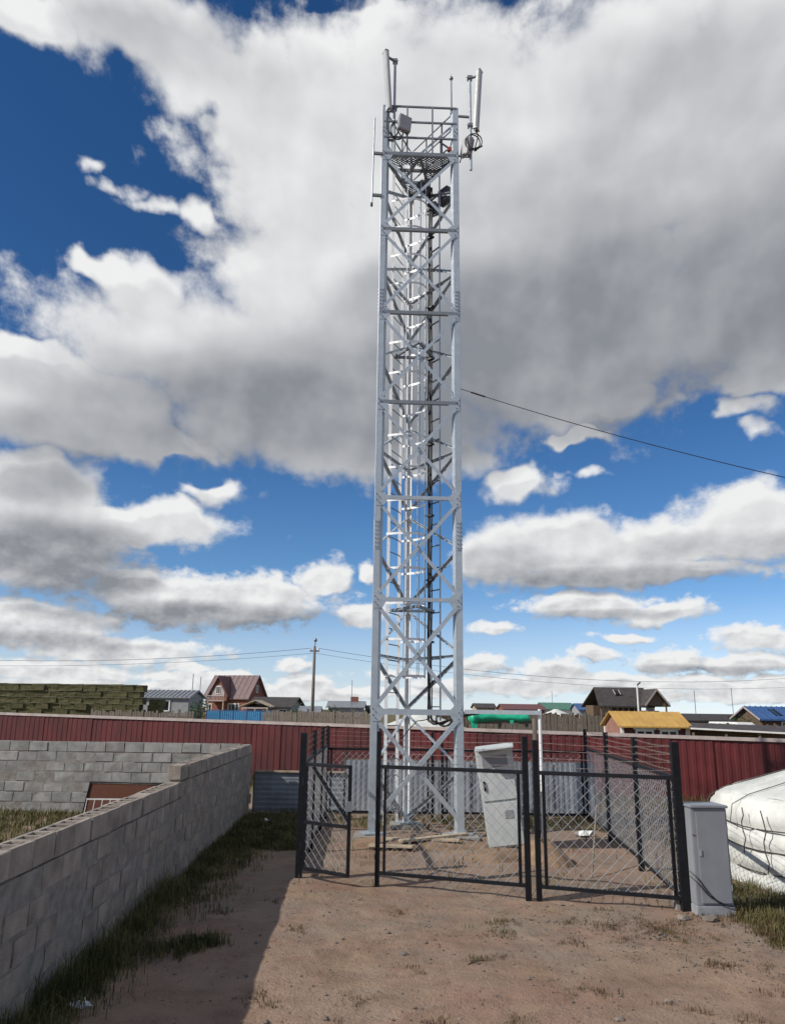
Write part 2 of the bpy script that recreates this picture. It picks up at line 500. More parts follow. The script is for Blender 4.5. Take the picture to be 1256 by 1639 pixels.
# ------------------------------------------------------------------ ground
def ground_height(x, y):
    h = .028 * math.sin(x * 1.3 + .7 * math.sin(y * .9)) * math.sin(y * 1.1 + .4) + .016 * math.sin(x * 3.1 + y * 2.3) + .010 * math.sin(x * 6.7 - y * 5.1 + 1.0)
    return h * max(0.0, 1 - (abs(x) + abs(y)) / 60)

def build_ground():
    n = 240
    ax = [5.0 * math.sinh(-6.7 + 13.4 * i / (n - 1)) for i in range(n)]
    vs = [(x, y + 9, ground_height(x, y + 9)) for y in ax for x in ax]
    fs = [(j * n + i, j * n + i + 1, (j + 1) * n + i + 1, (j + 1) * n + i) for j in range(n - 1) for i in range(n - 1)]
    me = bpy.data.meshes.new('ground')
    me.from_pydata(vs, [], fs)
    me.shade_smooth()
    m = bpy.data.materials.new('dry_dirt')
    m.use_nodes = True
    N = Nodes(m.node_tree)
    b = m.node_tree.nodes['Principled BSDF']
    tc = N.new('ShaderNodeTexCoord')
    v = tc.outputs['Object']
    sp = N.new('ShaderNodeSeparateXYZ')
    N.link(v, sp.inputs[0])
    big = N.mapr(N.noise(v, .55, 6, .6), .35, .68)
    c = N.mix(big, (.305, .190, .138, 1), (.385, .275, .198, 1))
    ochre = N.mapr(N.noise(N.vec('ADD', v, (21, 3, 0)), .9, 5, .6), .5, .66)
    c = N.mix(N.math('MULTIPLY', ochre, .6), c, (.335, .245, .145, 1))
    # tyre tracks run towards the gate, pressed paler and smoother
    warp = N.math('MULTIPLY', N.math('SUBTRACT', N.noise(v, .5, 3, .5), .5), 1.3)
    xx = N.math('ADD', N.math('MULTIPLY_ADD', sp.outputs[1], .10, sp.outputs[0]), warp)
    tr = N.math('ABSOLUTE', N.math('SUBTRACT', N.math('ABSOLUTE', N.math('SUBTRACT', xx, 1.35)), .75))
    track = N.math('MULTIPLY', N.mapr(tr, .20, .04, smooth=True), N.mapr(N.noise(v, 1.7, 4, .6), .38, .6))
    c = N.mix(N.math('MULTIPLY', track, .5), c, (.375, .29, .22, 1))
    mid = N.mapr(N.noise(v, 2.6, 7, .68, dist=.3), .44, .72)
    c = N.mix(N.math('MULTIPLY', mid, .9), c, (.20, .125, .09, 1))
    pale = N.mapr(N.noise(N.vec('ADD', v, (9, 4, 0)), 1.3, 6, .7), .52, .74)
    c = N.mix(N.math('MULTIPLY', pale, .6), c, (.345, .270, .208, 1))
    # gravelly strip by the fence and cabinet
    gr = N.math('MULTIPLY', N.mapr(N.noise(N.vec('ADD', v, (31, 7, 0)), .9, 6, .7), .42, .6), N.mapr(sp.outputs[1], 5.2, 8.5))
    c = N.mix(N.math('MULTIPLY', gr, .55), c, (.25, .22, .18, 1))
    # fine grit
    vo = N.new('ShaderNodeTexVoronoi')
    vo.inputs['Scale'].default_value = 42
    N.link(v, vo.inputs['Vector'])
    grit = N.mapr(vo.outputs['Distance'], .10, .34, 1.0, 0.0)
    sel = N.mapr(N.noise(v, 6.0, 4, .6), .5, .62)
    c = N.mix(N.math('MULTIPLY', N.math('MULTIPLY', grit, sel), .55), c, (.40, .335, .27, 1))
    dark = N.mapr(N.noise(v, 55, 3, .6), .60, .72)
    c = N.mix(N.math('MULTIPLY', dark, .55), c, (.11, .075, .05, 1))
    # thin green growth, and steppe further out
    gn = N.mapr(N.noise(N.vec('ADD', v, (3, 17, 0)), .8, 7, .7), .56, .72)
    gn = N.math('MULTIPLY', gn, N.mapr(sp.outputs[1], 6.5, 10, 0.0, .7))
    c = N.mix(gn, c, (.085, .085, .035, 1))
    st = N.math('MULTIPLY', N.mapr(sp.outputs[1], 18, 24), N.mapr(N.noise(v, .25, 6, .6), .3, .55, .45, 1))
    c = N.mix(st, c, (.125, .110, .055, 1))
    N.link(c, b.inputs['Base Color'])
    b.inputs['Roughness'].default_value = .95
    b.inputs['Specular IOR Level'].default_value = .15
    h = N.math('ADD', N.math('MULTIPLY', N.noise(v, 4, 8, .7), 1.6), N.math('MULTIPLY', N.noise(v, 34, 6, .7), .6))
    h = N.math('ADD', h, N.math('MULTIPLY', grit, .25))
    h = N.math('MULTIPLY_ADD', track, -.5, h)
    h = N.math('MULTIPLY_ADD', N.noise(v, 1.4, 3, .5), 2.2, h)
    bn = N.new('ShaderNodeBump')
    bn.inputs['Strength'].default_value = .85
    bn.inputs['Distance'].default_value = .035
    N.link(h, bn.inputs['Height'])
    N.link(bn.outputs[0], b.inputs['Normal'])
    me.materials.append(m)
    o = link('ground', me)
    return tag(o, 'bare brown dirt with grit and thin weeds', kind='structure')
build_ground()

# ------------------------------------------------------------------ concrete block walls
def block_meshes(material):
    solid = []
    for k in range(4):
        b = MB()
        b.box((0, 0, .0), (.388, .19, .188))
        me = b.mesh('block', material, bevel=.006 + .003 * k)
        for v in me.vertices:
            v.co += V(random.uniform(-.004, .004), random.uniform(-.004, .004), random.uniform(-.004, .004))
        solid.append(me)
    h = MB()
    for s in (-1, 1):
        h.box((0, s * .08, 0), (.388, .03, .188))
        h.box((s * .177, 0, 0), (.034, .13, .188))
    h.box((0, 0, 0), (.034, .13, .188))
    hollow = h.mesh('block', material)
    return solid, hollow

def block_wall(root, a, b, courses, solid, hollow, hide=lambda s, c: False):
    """courses(s) -> number of courses standing s metres along the wall; the root sits at a"""
    a, b = V(*a, 0), V(*b, 0)
    L = (b - a).length
    d = (b - a).normalized()
    rz = math.atan2(d.y, d.x)
    n = int(L / .4)
    core = MB()
    seg = {}
    for i in range(n):
        s = (i + .5) * .4
        k = courses(s)
        for c in range(k):
            so = s + (.2 if c % 2 else 0)
            if so > L - .05 or hide(so, c):
                continue
            top = c == courses(min(so, L)) - 1 and random.random() < .78
            o = link('block', hollow if top else random.choice(solid), root)
            o.location = d * so + V(-d.y, d.x, 0) * random.uniform(-.008, .008) + V(0, 0, .1 + c * .2 + random.uniform(-.002, .002))
            o.rotation_euler = (random.uniform(-.006, .006), random.uniform(-.006, .006), rz + random.uniform(-.008, .008) + (math.pi if random.random() < .5 and not top else 0))
        seg.setdefault(k, []).append((s - .2, s + .2))
    for k, l in seg.items():
        s0, s1 = l[0][0], l[-1][1]
        m = d * ((s0 + s1) / 2) + V(0, 0, (k - 1) * .1 - .01)
        core.box(m, (s1 - s0 - .004, .183, (k - 1) * .2), Matrix.Rotation(rz, 3, 'Z'))
    core.build('mortar_bed', 'mortar', root)

near_a, near_b = (-2.53, 3.0), (-2.975, 17.1)
w1 = thing('block_wall', 'long grey hollow-block wall on the left running away from the camera, stepped up one course', 'wall', (*near_a, 0))
block_wall(w1, near_a, near_b, lambda s: 6 if s < 7.6 else 7, *block_meshes('block'))
w2 = thing('block_wall', 'far grey block wall in front of the red fence, facing the camera', 'wall', (-3.12, 17.0, 0))
block_wall(w2, (-3.12, 17.0), (-14.8, 17.05), lambda s: 7, *block_meshes('block_pale'))

# rusty sheet and pale rail leaning on the far wall
t = thing('rusty_sheet', 'rusty brown metal sheet leaning against the far block wall', 'metal sheet', (-5.55, 16.6, 0))
b = MB()
b.hexa([V(-.60, .06, .02), V(1.0, .06, .02), V(1.0, .08, .02), V(-.60, .08, .02), V(-.54, .14, .60), V(1.0, .14, .58), V(1.0, .16, .58), V(-.54, .16, .60)])
b.build('sheet', 'rust', t)
b = MB()
b.tube([(-.60, .05, .03), (-.54, .13, .62), (1.0, .13, .60)], .018, 6)
b.build('edge_pipe', 'black_steel', t)
t = thing('pale_metal_rail', 'low pale metal rail with thin bars in front of the rusty sheet', 'railing', (-5.15, 16.1, 0))
MB().bar((-.75, 0, .36), (.8, .1, .36), .025, .025).build('top_bar', 'white_paint', t)
MB().bar((-.80, 0, .08), (.8, .1, .08), .025, .025).build('bottom_bar', 'white_paint', t)
for i in range(11):
    x = -.74 + i * .15
    MB().bar((x - .03, .006 * i, .09), (x, .006 * i, .35), .014, .014, (0, 1, 0)).build('bar', 'white_paint', t)

# ------------------------------------------------------------------ corrugated fences
def corrugated(w, h, pitch, depth, flat=.5, horizontal=False):
    """a ribbed sheet w wide and h tall standing on z = 0, facing -Y, with thickness"""
    xs = []
    L = h if horizontal else w
    n = max(1, round(L / pitch))
    p = L / n
    for i in range(n):
        for f, y in ((0, 0), (flat * .8, 0), (flat, -depth), (1 - .1, -depth)):
            xs.append((i * p + f * p, y))
    xs.append((L, 0))
    b = MB()
    t = .004
    o = 0
    vs = []
    for (x, y) in xs:
        for yy in (y, y + t):
            for e in (0, (w if horizontal else h)):
                vs.append((e, yy, x) if horizontal else (x, yy, e))
    fs = []
    for i in range(len(xs) - 1):
        q = i * 4
        fs += [(q, q + 4, q + 5, q + 1), (q + 2, q + 3, q + 7, q + 6), (q + 1, q + 5, q + 7, q + 3), (q, q + 2, q + 6, q + 4)]
    b.add(vs, fs)
    return b

fa, fb = V(-16.4, 29.0, 0), V(15.4, 17.35, 0)
fdir = (fb - fa).normalized()
frz = math.atan2(fdir.y, fdir.x)
flen = (fb - fa).length
def fence_top(s):
    x = fa.x + fdir.x * s
    return 1.84 + (1.56 - 1.84) * (x + 13.6) / 23.2
rf = thing('red_metal_fence', 'long dark red corrugated metal fence with a pale cap rail', 'fence', fa, frz)
sheet = corrugated(1.0, 1.0, .2, .013).mesh('sheet', 'red_sheet')
i = 0
while i < flen:
    o = link('sheet', sheet, rf, (i, random.uniform(-.012, .012), .03))
    o.scale = (1.03, 1, fence_top(i + .5) - .06)
    o.rotation_euler = (random.uniform(-.01, .01), 0, random.uniform(-.010, .010))
    i += 1
i = 0
while i < flen:
    j = min(i + 3, flen)
    MB().bar((i + .004, 0, fence_top(i) - .02), (j - .004, 0, fence_top(j) - .02), .10, .085).build('cap_rail', 'cap', rf)
    MB().bar((i + .05, .06, 0), (i + .05, .06, fence_top(i) - .1), .07, .07, (0, 1, 0)).build('post', 'wood_grey', rf)
    MB().bar((i, .045, .5), (j, .045, .5), .06, .05).build('rail', 'wood_grey', rf)
    i += 3

gf = thing('grey_metal_fence', 'low grey corrugated metal fence behind the tower compound', 'fence', (-2.85, 17.4, 0))
hs = corrugated(.94, .80, .10, .006, .55, True).mesh('sheet', 'grey_sheet')
vsn = corrugated(.88, 1.06, .11, .008).mesh('sheet', 'grey_sheet')
for k in range(2):
    link('sheet', hs, gf, (k * .95, 0, .02))
for k in range(6):
    o = link('sheet', vsn, gf, (1.93 + k * .885, .02 * (k % 2), .02))
    o.rotation_euler = (0, random.uniform(-.008, .008), random.uniform(-.02, .02))
for k in range(8):
    x = 0 if k == 0 else (.98 if k == 1 else 1.9 + (k - 2) * 1.06)
    MB().bar((x, .08, 0), (x, .08, .84 if k < 2 else 1.1), .06, .06, (0, 1, 0)).build('post', 'black_steel' if k < 2 else 'wood_grey', gf)
MB().bar((0, -.03, .83), (1.9, -.03, .83), .05, .035).build('rail', 'wood_pale', gf)
MB().bar((1.95, .09, 1.07), (7.2, .09, 1.07), .07, .05).build('rail', 'wood_grey', gf)

# ------------------------------------------------------------------ chain link compound fence
def panel_mesh(b, a, c, z0, z1, sp=.13, r=.0032):
    a, c = Vector(a), Vector(c)
    L = (c - a).length
    d = (c - a).normalized()
    n = V(-d.y, d.x, 0)
    H = z1 - z0
    k = -H
    while k < L:
        for sgn in (1, -1):
            s0, s1 = max(k, 0), min(k + H, L)
            if s1 - s0 > .02:
                za, zb = s0 - k, s1 - k
                if sgn < 0:
                    za, zb = H - za, H - zb
                m = 4
                pts = []
                for q in range(m + 1):
                    f = q / m
                    wob = .004 * math.sin(q * 2.1 + k * 9)
                    pts.append(a + d * (s0 + (s1 - s0) * f) + n * (.004 * sgn + wob) + V(0, 0, z0 + za + (zb - za) * f))
                b.tube(pts, r, 3, False)
        k += sp
    # a top and bottom selvedge wire
    for z in (z0, z1):
        b.tube([a + V(0, 0, z), c + V(0, 0, z)], r, 3, False)

def post(root, p, h, w=.06, name='post'):
    MB().bar((p[0], p[1], -.05), (p[0], p[1], h), w, w, (0, 1, 0)).build(name, 'black_steel', root, off=root.location)

def fence_run(root, a, c, hr=1.42, frame=True, mesh=True, strands=True, bottom=.15, hp=1.8, sp=.13):
    a, c = V(*a, 0), V(*c, 0)
    d = (c - a).normalized()
    o = root.location
    MB().bar(a + V(0, 0, hr), c + V(0, 0, hr), .045, .045).build('top_rail', 'black_steel', root, off=o)
    MB().bar(a + V(0, 0, bottom), c + V(0, 0, bottom), .04, .04).build('bottom_rail', 'black_steel', root, off=o)
    if frame:
        for p in (a + d * .09, c - d * .09):
            MB().bar(p + V(0, 0, bottom + .02), p + V(0, 0, hr - .02), .035, .035, (0, 1, 0)).build('frame_bar', 'black_steel', root, off=o)
    if mesh:
        b = MB()
        panel_mesh(b, a + d * .02, c - d * .02, bottom, hr, sp)
        b.build('wire_mesh', 'wire', root, off=o, stuff=True)
    if strands:
        for q in range(4):
            z = hr + .08 + q * .09
            b = MB()
            m = 8
            pts = [a + (c - a) * (i / m) + V(0, 0, z - .018 * math.sin(math.pi * i / m) * (1 + .6 * math.sin(q * 5))) for i in range(m + 1)]
            b.tube(pts, .0026, 4)
            L = (c - a).length
            nb = int(L / .16)
            for i in range(1, nb):
                p = a + (c - a) * (i / nb) + V(0, 0, z - .018 * math.sin(math.pi * i / nb) * (1 + .6 * math.sin(q * 5)))
                b.tube([p + V(-.014, .01, -.014), p + V(.014, -.01, .014)], .0018, 3)
                b.tube([p + V(.012, .012, -.014), p + V(-.012, -.012, .014)], .0018, 3)
            b.build('barbed_wire', 'barbed', root, off=o)

FR, MA, MBp, GP, FL = (3.30, 9.38), (1.66, 9.93), (1.78, 9.90), (-.13, 10.55), (-1.15, 10.9)
BR, BL = (4.0, 16.5), (-1.26, 16.5)
cf = thing('chain_link_fence', 'black framed chain link fence with barbed wire round the tower', 'fence', (1.2, 12.9, 0))
for p, h, w in ((FR, 1.82, .085), (MA, 1.84, .065), (MBp, 1.80, .06), (GP, 1.86, .06), (FL, 1.82, .085), ((3.56, 11.75), 1.8, .07), ((3.80, 14.2), 1.8, .07), (BR, 1.8, .06), (BL, 1.8, .06),
                ((-1.19, 12.9), 1.8, .06), ((-1.22, 14.8), 1.8, .06), ((.88, 16.5), 1.7, .05), ((1.08, 16.5), 1.7, .05)):
    post(cf, p, h, w)
# concrete stub that the corner post stands in, and its bracing foot
MB().bar((FR[0] - .03, FR[1] + .10, -.03), (FR[0] - .03, FR[1] + .10, .20), .10, .10, (0, 1, 0)).build('post_footing', 'concrete', cf, off=cf.location)
fence_run(cf, GP, MA)
fence_run(cf, MBp, FR)
for a, c in ((FR, (3.56, 11.75)), ((3.56, 11.75), (3.80, 14.2)), ((3.80, 14.2), BR)):
    fence_run(cf, a, c, sp=.11)
for a, c in ((FL, (-1.19, 12.9)), ((-1.19, 12.9), (-1.22, 14.8)), ((-1.22, 14.8), BL)):
    fence_run(cf, a, c, frame=False)
fence_run(cf, BL, (.88, 16.5), hr=1.35)
fence_run(cf, (1.08, 16.5), BR, hr=1.35)

# gate leaf standing ajar, hung on the left front post
gt = thing('gate_leaf', 'narrow black chain link gate leaf standing ajar at the left fence post', 'gate', (-1.09, 10.84, 0))
ga, gb = V(0, 0, 0), V(.60, -.45, 0)
gd = gb - ga
for p in (ga, gb):
    MB().bar(p + V(0, 0, .12), p + V(0, 0, 1.44), .045, .045, (0, 1, 0)).build('stile', 'black_steel', gt)
for z in (.14, .70, 1.42):
    MB().bar(ga + V(0, 0, z), gb + V(0, 0, z), .042, .042).build('rail', 'black_steel', gt)
MB().bar(ga + gd * .15 + V(0, .03, 1.38), gb + V(0, .03, .74), .05, .03).build('brace', 'black_steel', gt)
b = MB()
panel_mesh(b, ga, gb, .14, 1.42, .12)
b.build('wire_mesh', 'wire', gt, stuff=True)
for z in (.4, 1.2):
    MB().tube([(-.03, 0, z - .05), (-.03, 0, z + .05)], .022, 8).build('hinge', 'black_steel', gt)
MB().box(gb + V(.0, -.03, .95), (.07, .03, .12)).build('latch', 'galv_dark', gt)

# ------------------------------------------------------------------ lattice tower
L0, R0, B0 = V(-.34, 14.30, 0), V(1.32, 14.36, 0), V(.33, 15.79, 0)
CT = (L0 + R0 + B0) / 3
LV = [.08, 2.10, 4.12, 6.08, 8.04, 10.0, 11.93, 13.78]
TOP = 15.02
tw = thing('communication_tower', 'tall three-legged galvanised steel lattice communication tower', 'tower', (CT.x, CT.y, 0))
TO = tw.location.copy()
Z = lambda z: V(0, 0, z)
def unit(a):
    return a.normalized()
def tpart(b, name, m='galv', parent=None, **kw):
    return b.build(name, m, parent or tw, off=TO, **kw)

legs = {}
for key, p, q, r in (('L', L0, R0, B0), ('R', R0, L0, B0), ('B', B0, L0, R0)):
    b = MB()
    da, db = unit(q - p), unit(r - p)
    inn = unit(CT - p)
    z0, z1 = LV[0], TOP
    for dv in (da, db):
        wid = .115
        b.plate(p + Z(z0), p + Z(z1), dv, wid, .012)
        if key != 'B':
            e = p + dv * (wid + .001)
            turn = unit(dv.lerp(inn, .5) * .5 + (B0 - (L0 + R0) / 2).normalized() * .62) if dv is da else unit(dv * .6 + inn * .8)
            b.plate(e + Z(z0), e + Z(z1), turn, .085 if dv is da else .05, .010)
    leg = tpart(b, 'leg', 'galv' if key != 'B' else 'galv_bright')  # back leg is the same steel, coloured lighter to lift it out of shade
    legs[key] = leg
    # splice plates with their bolt rows
    out = -inn
    bl = MB()
    for zs in (5.35, 10.25):
        sp_ = MB()
        for dv in (da, db):
            nrm = unit(dv.cross(V(0, 0, 1)))
            if nrm.dot(out) < 0:
                nrm = -nrm
            sp_.plate(p + nrm * .011 + dv * .012 + Z(zs - .28), p + nrm * .011 + dv * .012 + Z(zs + .28), dv, .09, .010)
            for i in range(7):
                for o_ in (.032, .08):
                    c = p + nrm * .017 + dv * o_ + Z(zs - .24 + i * .08)
                    bl.tube([c, c + nrm * .022], .011, 6)
        tpart(sp_, 'splice_plate', 'galv', leg)
    for zl in LV[1:] + [14.4]:
        for dv in (da, db):
            nrm = unit(dv.cross(V(0, 0, 1)))
            if nrm.dot(out) < 0:
                nrm = -nrm
            for i in range(4):
                c = p + nrm * .008 + dv * (.035 if i % 2 else .085) + Z(zl - .11 + i * .055)
                bl.tube([c, c + nrm * .02], .011, 6)
    tpart(bl, 'bolts', 'bolt', leg, stuff=True)
    # base plate and anchor bolts
    bp = MB()
    bp.box(p + inn * .07 + Z(.07), (.34, .34, .025), Matrix.Rotation(.3, 3, 'Z'))
    tpart(bp, 'base_plate', 'galv', leg)
    fo = MB()
    fo.box(p + inn * .07 + Z(-.02), (.62, .62, .14))
    tpart(fo, 'footing', 'concrete', leg, bevel=.015)

def angle_bar(name, a, c, face_n, w=.055, m='galv', t=.006, low=False):
    """an L-section member from a to c lying in a face with outward normal face_n"""
    d = unit(c - a)
    side = unit(d.cross(face_n))
    b = MB()
    b.plate(a - side * (w / 2), c - side * (w / 2), side, w, t)
    k = (side * (w / 2 - t)) if low == (side.z < 0) else (side * (-w / 2))
    b.plate(a + k - face_n * .004, c + k - face_n * .004, -face_n, w * .9, t)
    return tpart(b, name, m)

def out_n(p, q):
    n = unit((q - p).cross(V(0, 0, 1)))
    return n if n.dot((p + q) / 2 - CT) > 0 else -n

nF, nLf, nRf = out_n(L0, R0), out_n(L0, B0), out_n(R0, B0)
dF = unit(R0 - L0)
# front face: horizontals, cross bracing and gusset plates
for i, z in enumerate(LV[1:]):
    angle_bar('horizontal', L0 + dF * .05 + nF * .012 + Z(z), R0 - dF * .05 + nF * .012 + Z(z), nF, .07 if i else .10, 'galv' if i < 3 else 'galv_dark', low=True)  # upper bars coloured darker, standing in for shade on their undersides
    for p, s in ((L0, 1), (R0, -1)):
        g = MB()
        a = p + nF * .009 + dF * (s * .02)
        h = .17
        g.prism([a + Z(z - h), a + dF * (s * .16) + Z(z - h * .9), a + dF * (s * .23) + Z(z - .03), a + dF * (s * .23) + Z(z + .03), a + dF * (s * .12) + Z(z + h * .8), a + Z(z + h * .8)], nF * -.004, nF * .004)
        tpart(g, 'gusset_plate')
for z0, z1 in zip(LV[:-1], LV[1:]):
    a0 = .22 if z0 < 1 else .12
    for s in (1, -1):
        p, q = (L0, R0) if s > 0 else (R0, L0)
        e = nF * (.020 if s > 0 else -.006)
        angle_bar('diagonal_brace', p + dF * (s * .10) + e + Z(z0 + a0), q - dF * (s * .10) + e + Z(z1 - .13), nF, .062 if z0 > 3 else .075)
    # the bolted crossing
    c = (L0 + R0) / 2 + nF * .03 + Z((z0 + z1) / 2 + .02)
    tpart(MB().tube([c, c + nF * .02], .016, 6), 'crossing_bolt', 'bolt')
# side faces: nodes staggered by half a panel
for p, n_ in ((L0, nLf), (R0, nRf)):
    d = unit(B0 - p)
    for i, (z0, z1) in enumerate(zip(LV[:-1], LV[1:])):
        zm = (z0 + z1) / 2
        for ze in (z0, z1):
            angle_bar('diagonal_brace', p + d * .10 + Z(zm + (.05 if ze > zm else -.05)), B0 - d * .08 + Z(ze + (-.08 if ze > zm else .08)), n_, .055)
        if i % 2 == 1:
            angle_bar('horizontal', p + d * .06 + n_ * .008 + Z(zm), B0 - d * .06 + n_ * .008 + Z(zm), n_, .05)
        g = MB()
        a = p + n_ * .009 + d * .06
        g.prism([a + Z(zm - .14), a + d * .16 + Z(zm - .10), a + d * .16 + Z(zm + .10), a + Z(zm + .14)], n_ * -.004, n_ * .004)
        tpart(g, 'gusset_plate')
# flat plan bracing inside the shaft
for z in (4.0, 9.35):
    mF, mL, mR = (L0 + R0) / 2, (L0 + B0) / 2, (R0 + B0) / 2
    for a, c in ((mF, mL), (mL, mR), (mR, mF)):
        tpart(MB().bar(a + Z(z), c + Z(z), .05, .05), 'plan_brace', 'galv_dark')

# platform: edge beams, joists and open steel mesh with a hatch for the ladder
PZ = LV[-1]
grow = lambda p, k: CT + (p - CT) * k
pl, pr, pb = grow(L0, .97), grow(R0, .97), grow(B0, .97)
for a, c in ((pl, pr), (pr, pb), (pb, pl)):
    b = MB()
    b.bar(a + Z(PZ + .0), c + Z(PZ + .0), .05, .10)
    tpart(b, 'edge_beam', 'galv_dark')
for f in (.33, .62):
    tpart(MB().bar(pl.lerp(pb, f) + Z(PZ - .03), pr.lerp(pb, f) + Z(PZ - .03), .05, .06), 'joist', 'galv_dark')
tpart(MB().bar((pl + pr) / 2 + Z(PZ - .06), pl.lerp(pb, .62) + Z(PZ - .06), .05, .06), 'joist', 'galv_dark')
tpart(MB().bar((pl + pr) / 2 + Z(PZ - .06), pr.lerp(pb, .62) + Z(PZ - .06), .05, .06), 'joist', 'galv_dark')
def inside(p, tri):
    s = []
    for i in range(3):
        a, c = tri[i], tri[(i + 1) % 3]
        s.append((c.x - a.x) * (p.y - a.y) - (c.y - a.y) * (p.x - a.x))
    return all(x > 0 for x in s) or all(x < 0 for x in s)
hatch = V(.26, 15.05, 0)
b = MB()
stp = .07
for i in range(-30, 31):
    for j in range(-30, 31):
        p = CT + V((i + j) * stp * .62, (i - j) * stp * .5, 0)
        for du in ((.62, .5), (.62, -.5)):
            q = p + V(du[0] * stp, du[1] * stp, 0)
            m = (p + q) / 2
            if inside(m, (pl, pr, pb)) and (V(m.x, m.y, 0) - hatch).length > .36:
                b.bar(p + Z(PZ + .045), q + Z(PZ + .045), .016, .016)
tpart(b, 'floor_mesh', 'galv_dark', stuff=True)
# guard rail
for a, c in ((L0, R0), (R0, B0), (B0, L0)):
    d = unit(c - a)
    for z in (14.2, 14.6, 15.0):
        k = .035 if abs(d.x) > .9 else .024
        tpart(MB().bar(a + d * .04 + Z(z), c - d * .04 + Z(z), k, k), 'guard_rail', 'galv_dark')
    for f in (.33, .66):
        p = a.lerp(c, f)
        tpart(MB().bar(p + Z(PZ + .05), p + Z(15.0), .035, .035, (0, 1, 0)), 'guard_upright', 'galv_dark')
angle_bar('diagonal_brace', (L0 + R0) / 2 + Z(PZ + .06) + V(0, .06, 0), R0 - dF * .1 + Z(14.62) + V(0, .06, 0), nF, .05)

# climbing ladder with safety cage
q1, q2 = V(-.07, 14.90, 0), V(.15, 15.38, 0)
lad = thing('caged_ladder', 'galvanised climbing ladder with safety hoops inside the tower, sun glint painted in', 'ladder', ((q1 + q2) / 2))
LO = lad.location.copy()
for q in (q1, q2):
    MB().bar(q + Z(.12), q + Z(14.6), .06, .035, (0, 1, 0)).build('stringer', 'galv_bright', lad, off=LO)  # stringer colour brightened to stand for sun glint
z = .35
while z < 14.4:
    MB().tube([q1 + Z(z), q2 + Z(z)], .011, 6).build('rung', 'galv_dark', lad, off=LO)
    z += .30
mid = (q1 + q2) / 2
ld = unit(q2 - q1)
ln = V(ld.y, -ld.x, 0)
def hoop_pt(a):
    return mid - ld * (.37 * math.cos(a)) + ln * (.66 * max(0, math.sin(a)) ** .8)
z = 2.75
while z < 13.5:
    b = MB()
    n = 14
    for i in range(n):
        a, c = hoop_pt(math.pi * i / n), hoop_pt(math.pi * (i + 1) / n)
        b.bar(a + Z(z), c + Z(z), .006, .045)
    b.build('cage_hoop', 'galv_bright', lad, off=LO)
    z += .68
for a in (.16, .36, .5, .64, .84):
    p = hoop_pt(math.pi * a)
    MB().bar(p + Z(2.72), p + Z(13.45), .028, .006, ln).build('cage_strip', 'galv', lad, off=LO)

# cable ladder and its black feeder cables
c1, c2 = V(.94, 14.86, 0), V(.74, 15.14, 0)
ct_ = thing('cable_ladder', 'thin galvanised cable ladder on the right inside the tower', 'ladder', (c1 + c2) / 2)
CO = ct_.location.copy()
for q in (c1, c2):
    MB().bar(q + Z(1.95), q + Z(13.7), .03, .03, (0, 1, 0)).build('rail', 'galv', ct_, off=CO)
z = 2.2
while z < 13.6:
    MB().bar(c1 + Z(z), c2 + Z(z), .03, .02).build('rung', 'galv_dark', ct_, off=CO)
    z += .44
fc = thing('feeder_cables', 'bundle of thick black feeder cables running down the tower', 'cable', V(.76, 15.02, 0))
for k in range(4):
    x, y = .715 + .022 * k, 15.05 - .020 * k
    pts = []
    for i in range(25):
        zz = 13.45 - i * (13.45 - 2.0) / 24
        pts.append(V(x + .008 * math.sin(i * 1.7 + k * 2), y + .008 * math.cos(i * 1.3 + k), zz))
    pts += [pts[-1] + V(.01 * k, -.01, -.05), pts[-1] + V(.10 + .03 * k, -.08, -.12), V(1.25, 14.5 - .03 * k, 2.02 + .015 * k), V(1.6, 14.28 - .02 * k, 2.09)]
    MB().tube(pts, .0135, 6).build('cable', 'black_cable', fc, off=fc.location, smooth=True)
for zz in (12.2, 10.5, 9.3, 7.4, 5.9, 4.6, 3.4):
    MB().box((.755, 15.01, zz), (.14, .08, .04), Matrix.Rotation(-.7, 3, 'Z')).build('clamp', 'black_cable', fc, off=fc.location)
cl = MB()
pts = []
for i in range(60):
    a = i * .42
    pts.append(V(1.0 + (.15 + .02 * math.sin(i * .3)) * math.cos(a), 14.6 + .002 * i, 1.98 + (.12 + .015 * math.sin(i * .5)) * math.sin(a)))
cl.tube(pts, .007, 5)
tag(cl.build('coiled_cable', 'black_cable'), 'small coil of thin black cable hanging by the lower tower bracing', 'cable')
b = MB().tube([V(.78, 14.95, 2.02), V(.66, 14.8, 1.96), V(.50, 14.7, 1.94), V(.36, 14.6, 1.80), V(.22, 14.55, 1.62)], .009, 5)
tag(b.build('loose_cable', 'black_cable', smooth=True), 'loose black cable drooping across the tower above the fence', 'cable')

# horizontal cable bridge to a slim pole
cb = thing('cable_bridge', 'horizontal galvanised cable bridge from the tower to a slim pale pole', 'cable bridge', (2.62, 14.0, 0))
o = cb.location.copy()
for s in (-.06, .06):
    MB().bar((1.34, 14.28 + s, 2.12), (2.64, 13.98 + s, 2.12), .02, .07).build('side_rail', 'galv', cb, off=o)
for i in range(6):
    f = (i + .5) / 6
    MB().bar((1.34 + 1.3 * f, 14.22 - .3 * f, 2.105), (1.34 + 1.3 * f, 14.34 - .3 * f, 2.105), .03, .02).build('cross_bar', 'galv_dark', cb, off=o)
MB().tube([(2.62, 14.0, -.05), (2.62, 14.0, 2.18)], .028, 10).build('pole', 'galv_bright', cb, off=o)
tag(MB().tube([V(2.49, 13.8, -.05), V(2.51, 13.8, .9), V(2.49, 13.82, 2.02)], [.05, .045, .04], 9).build('wooden_post', 'wood_grey', smooth=True), 'rough grey wooden post beside the slim pale pole', 'post')

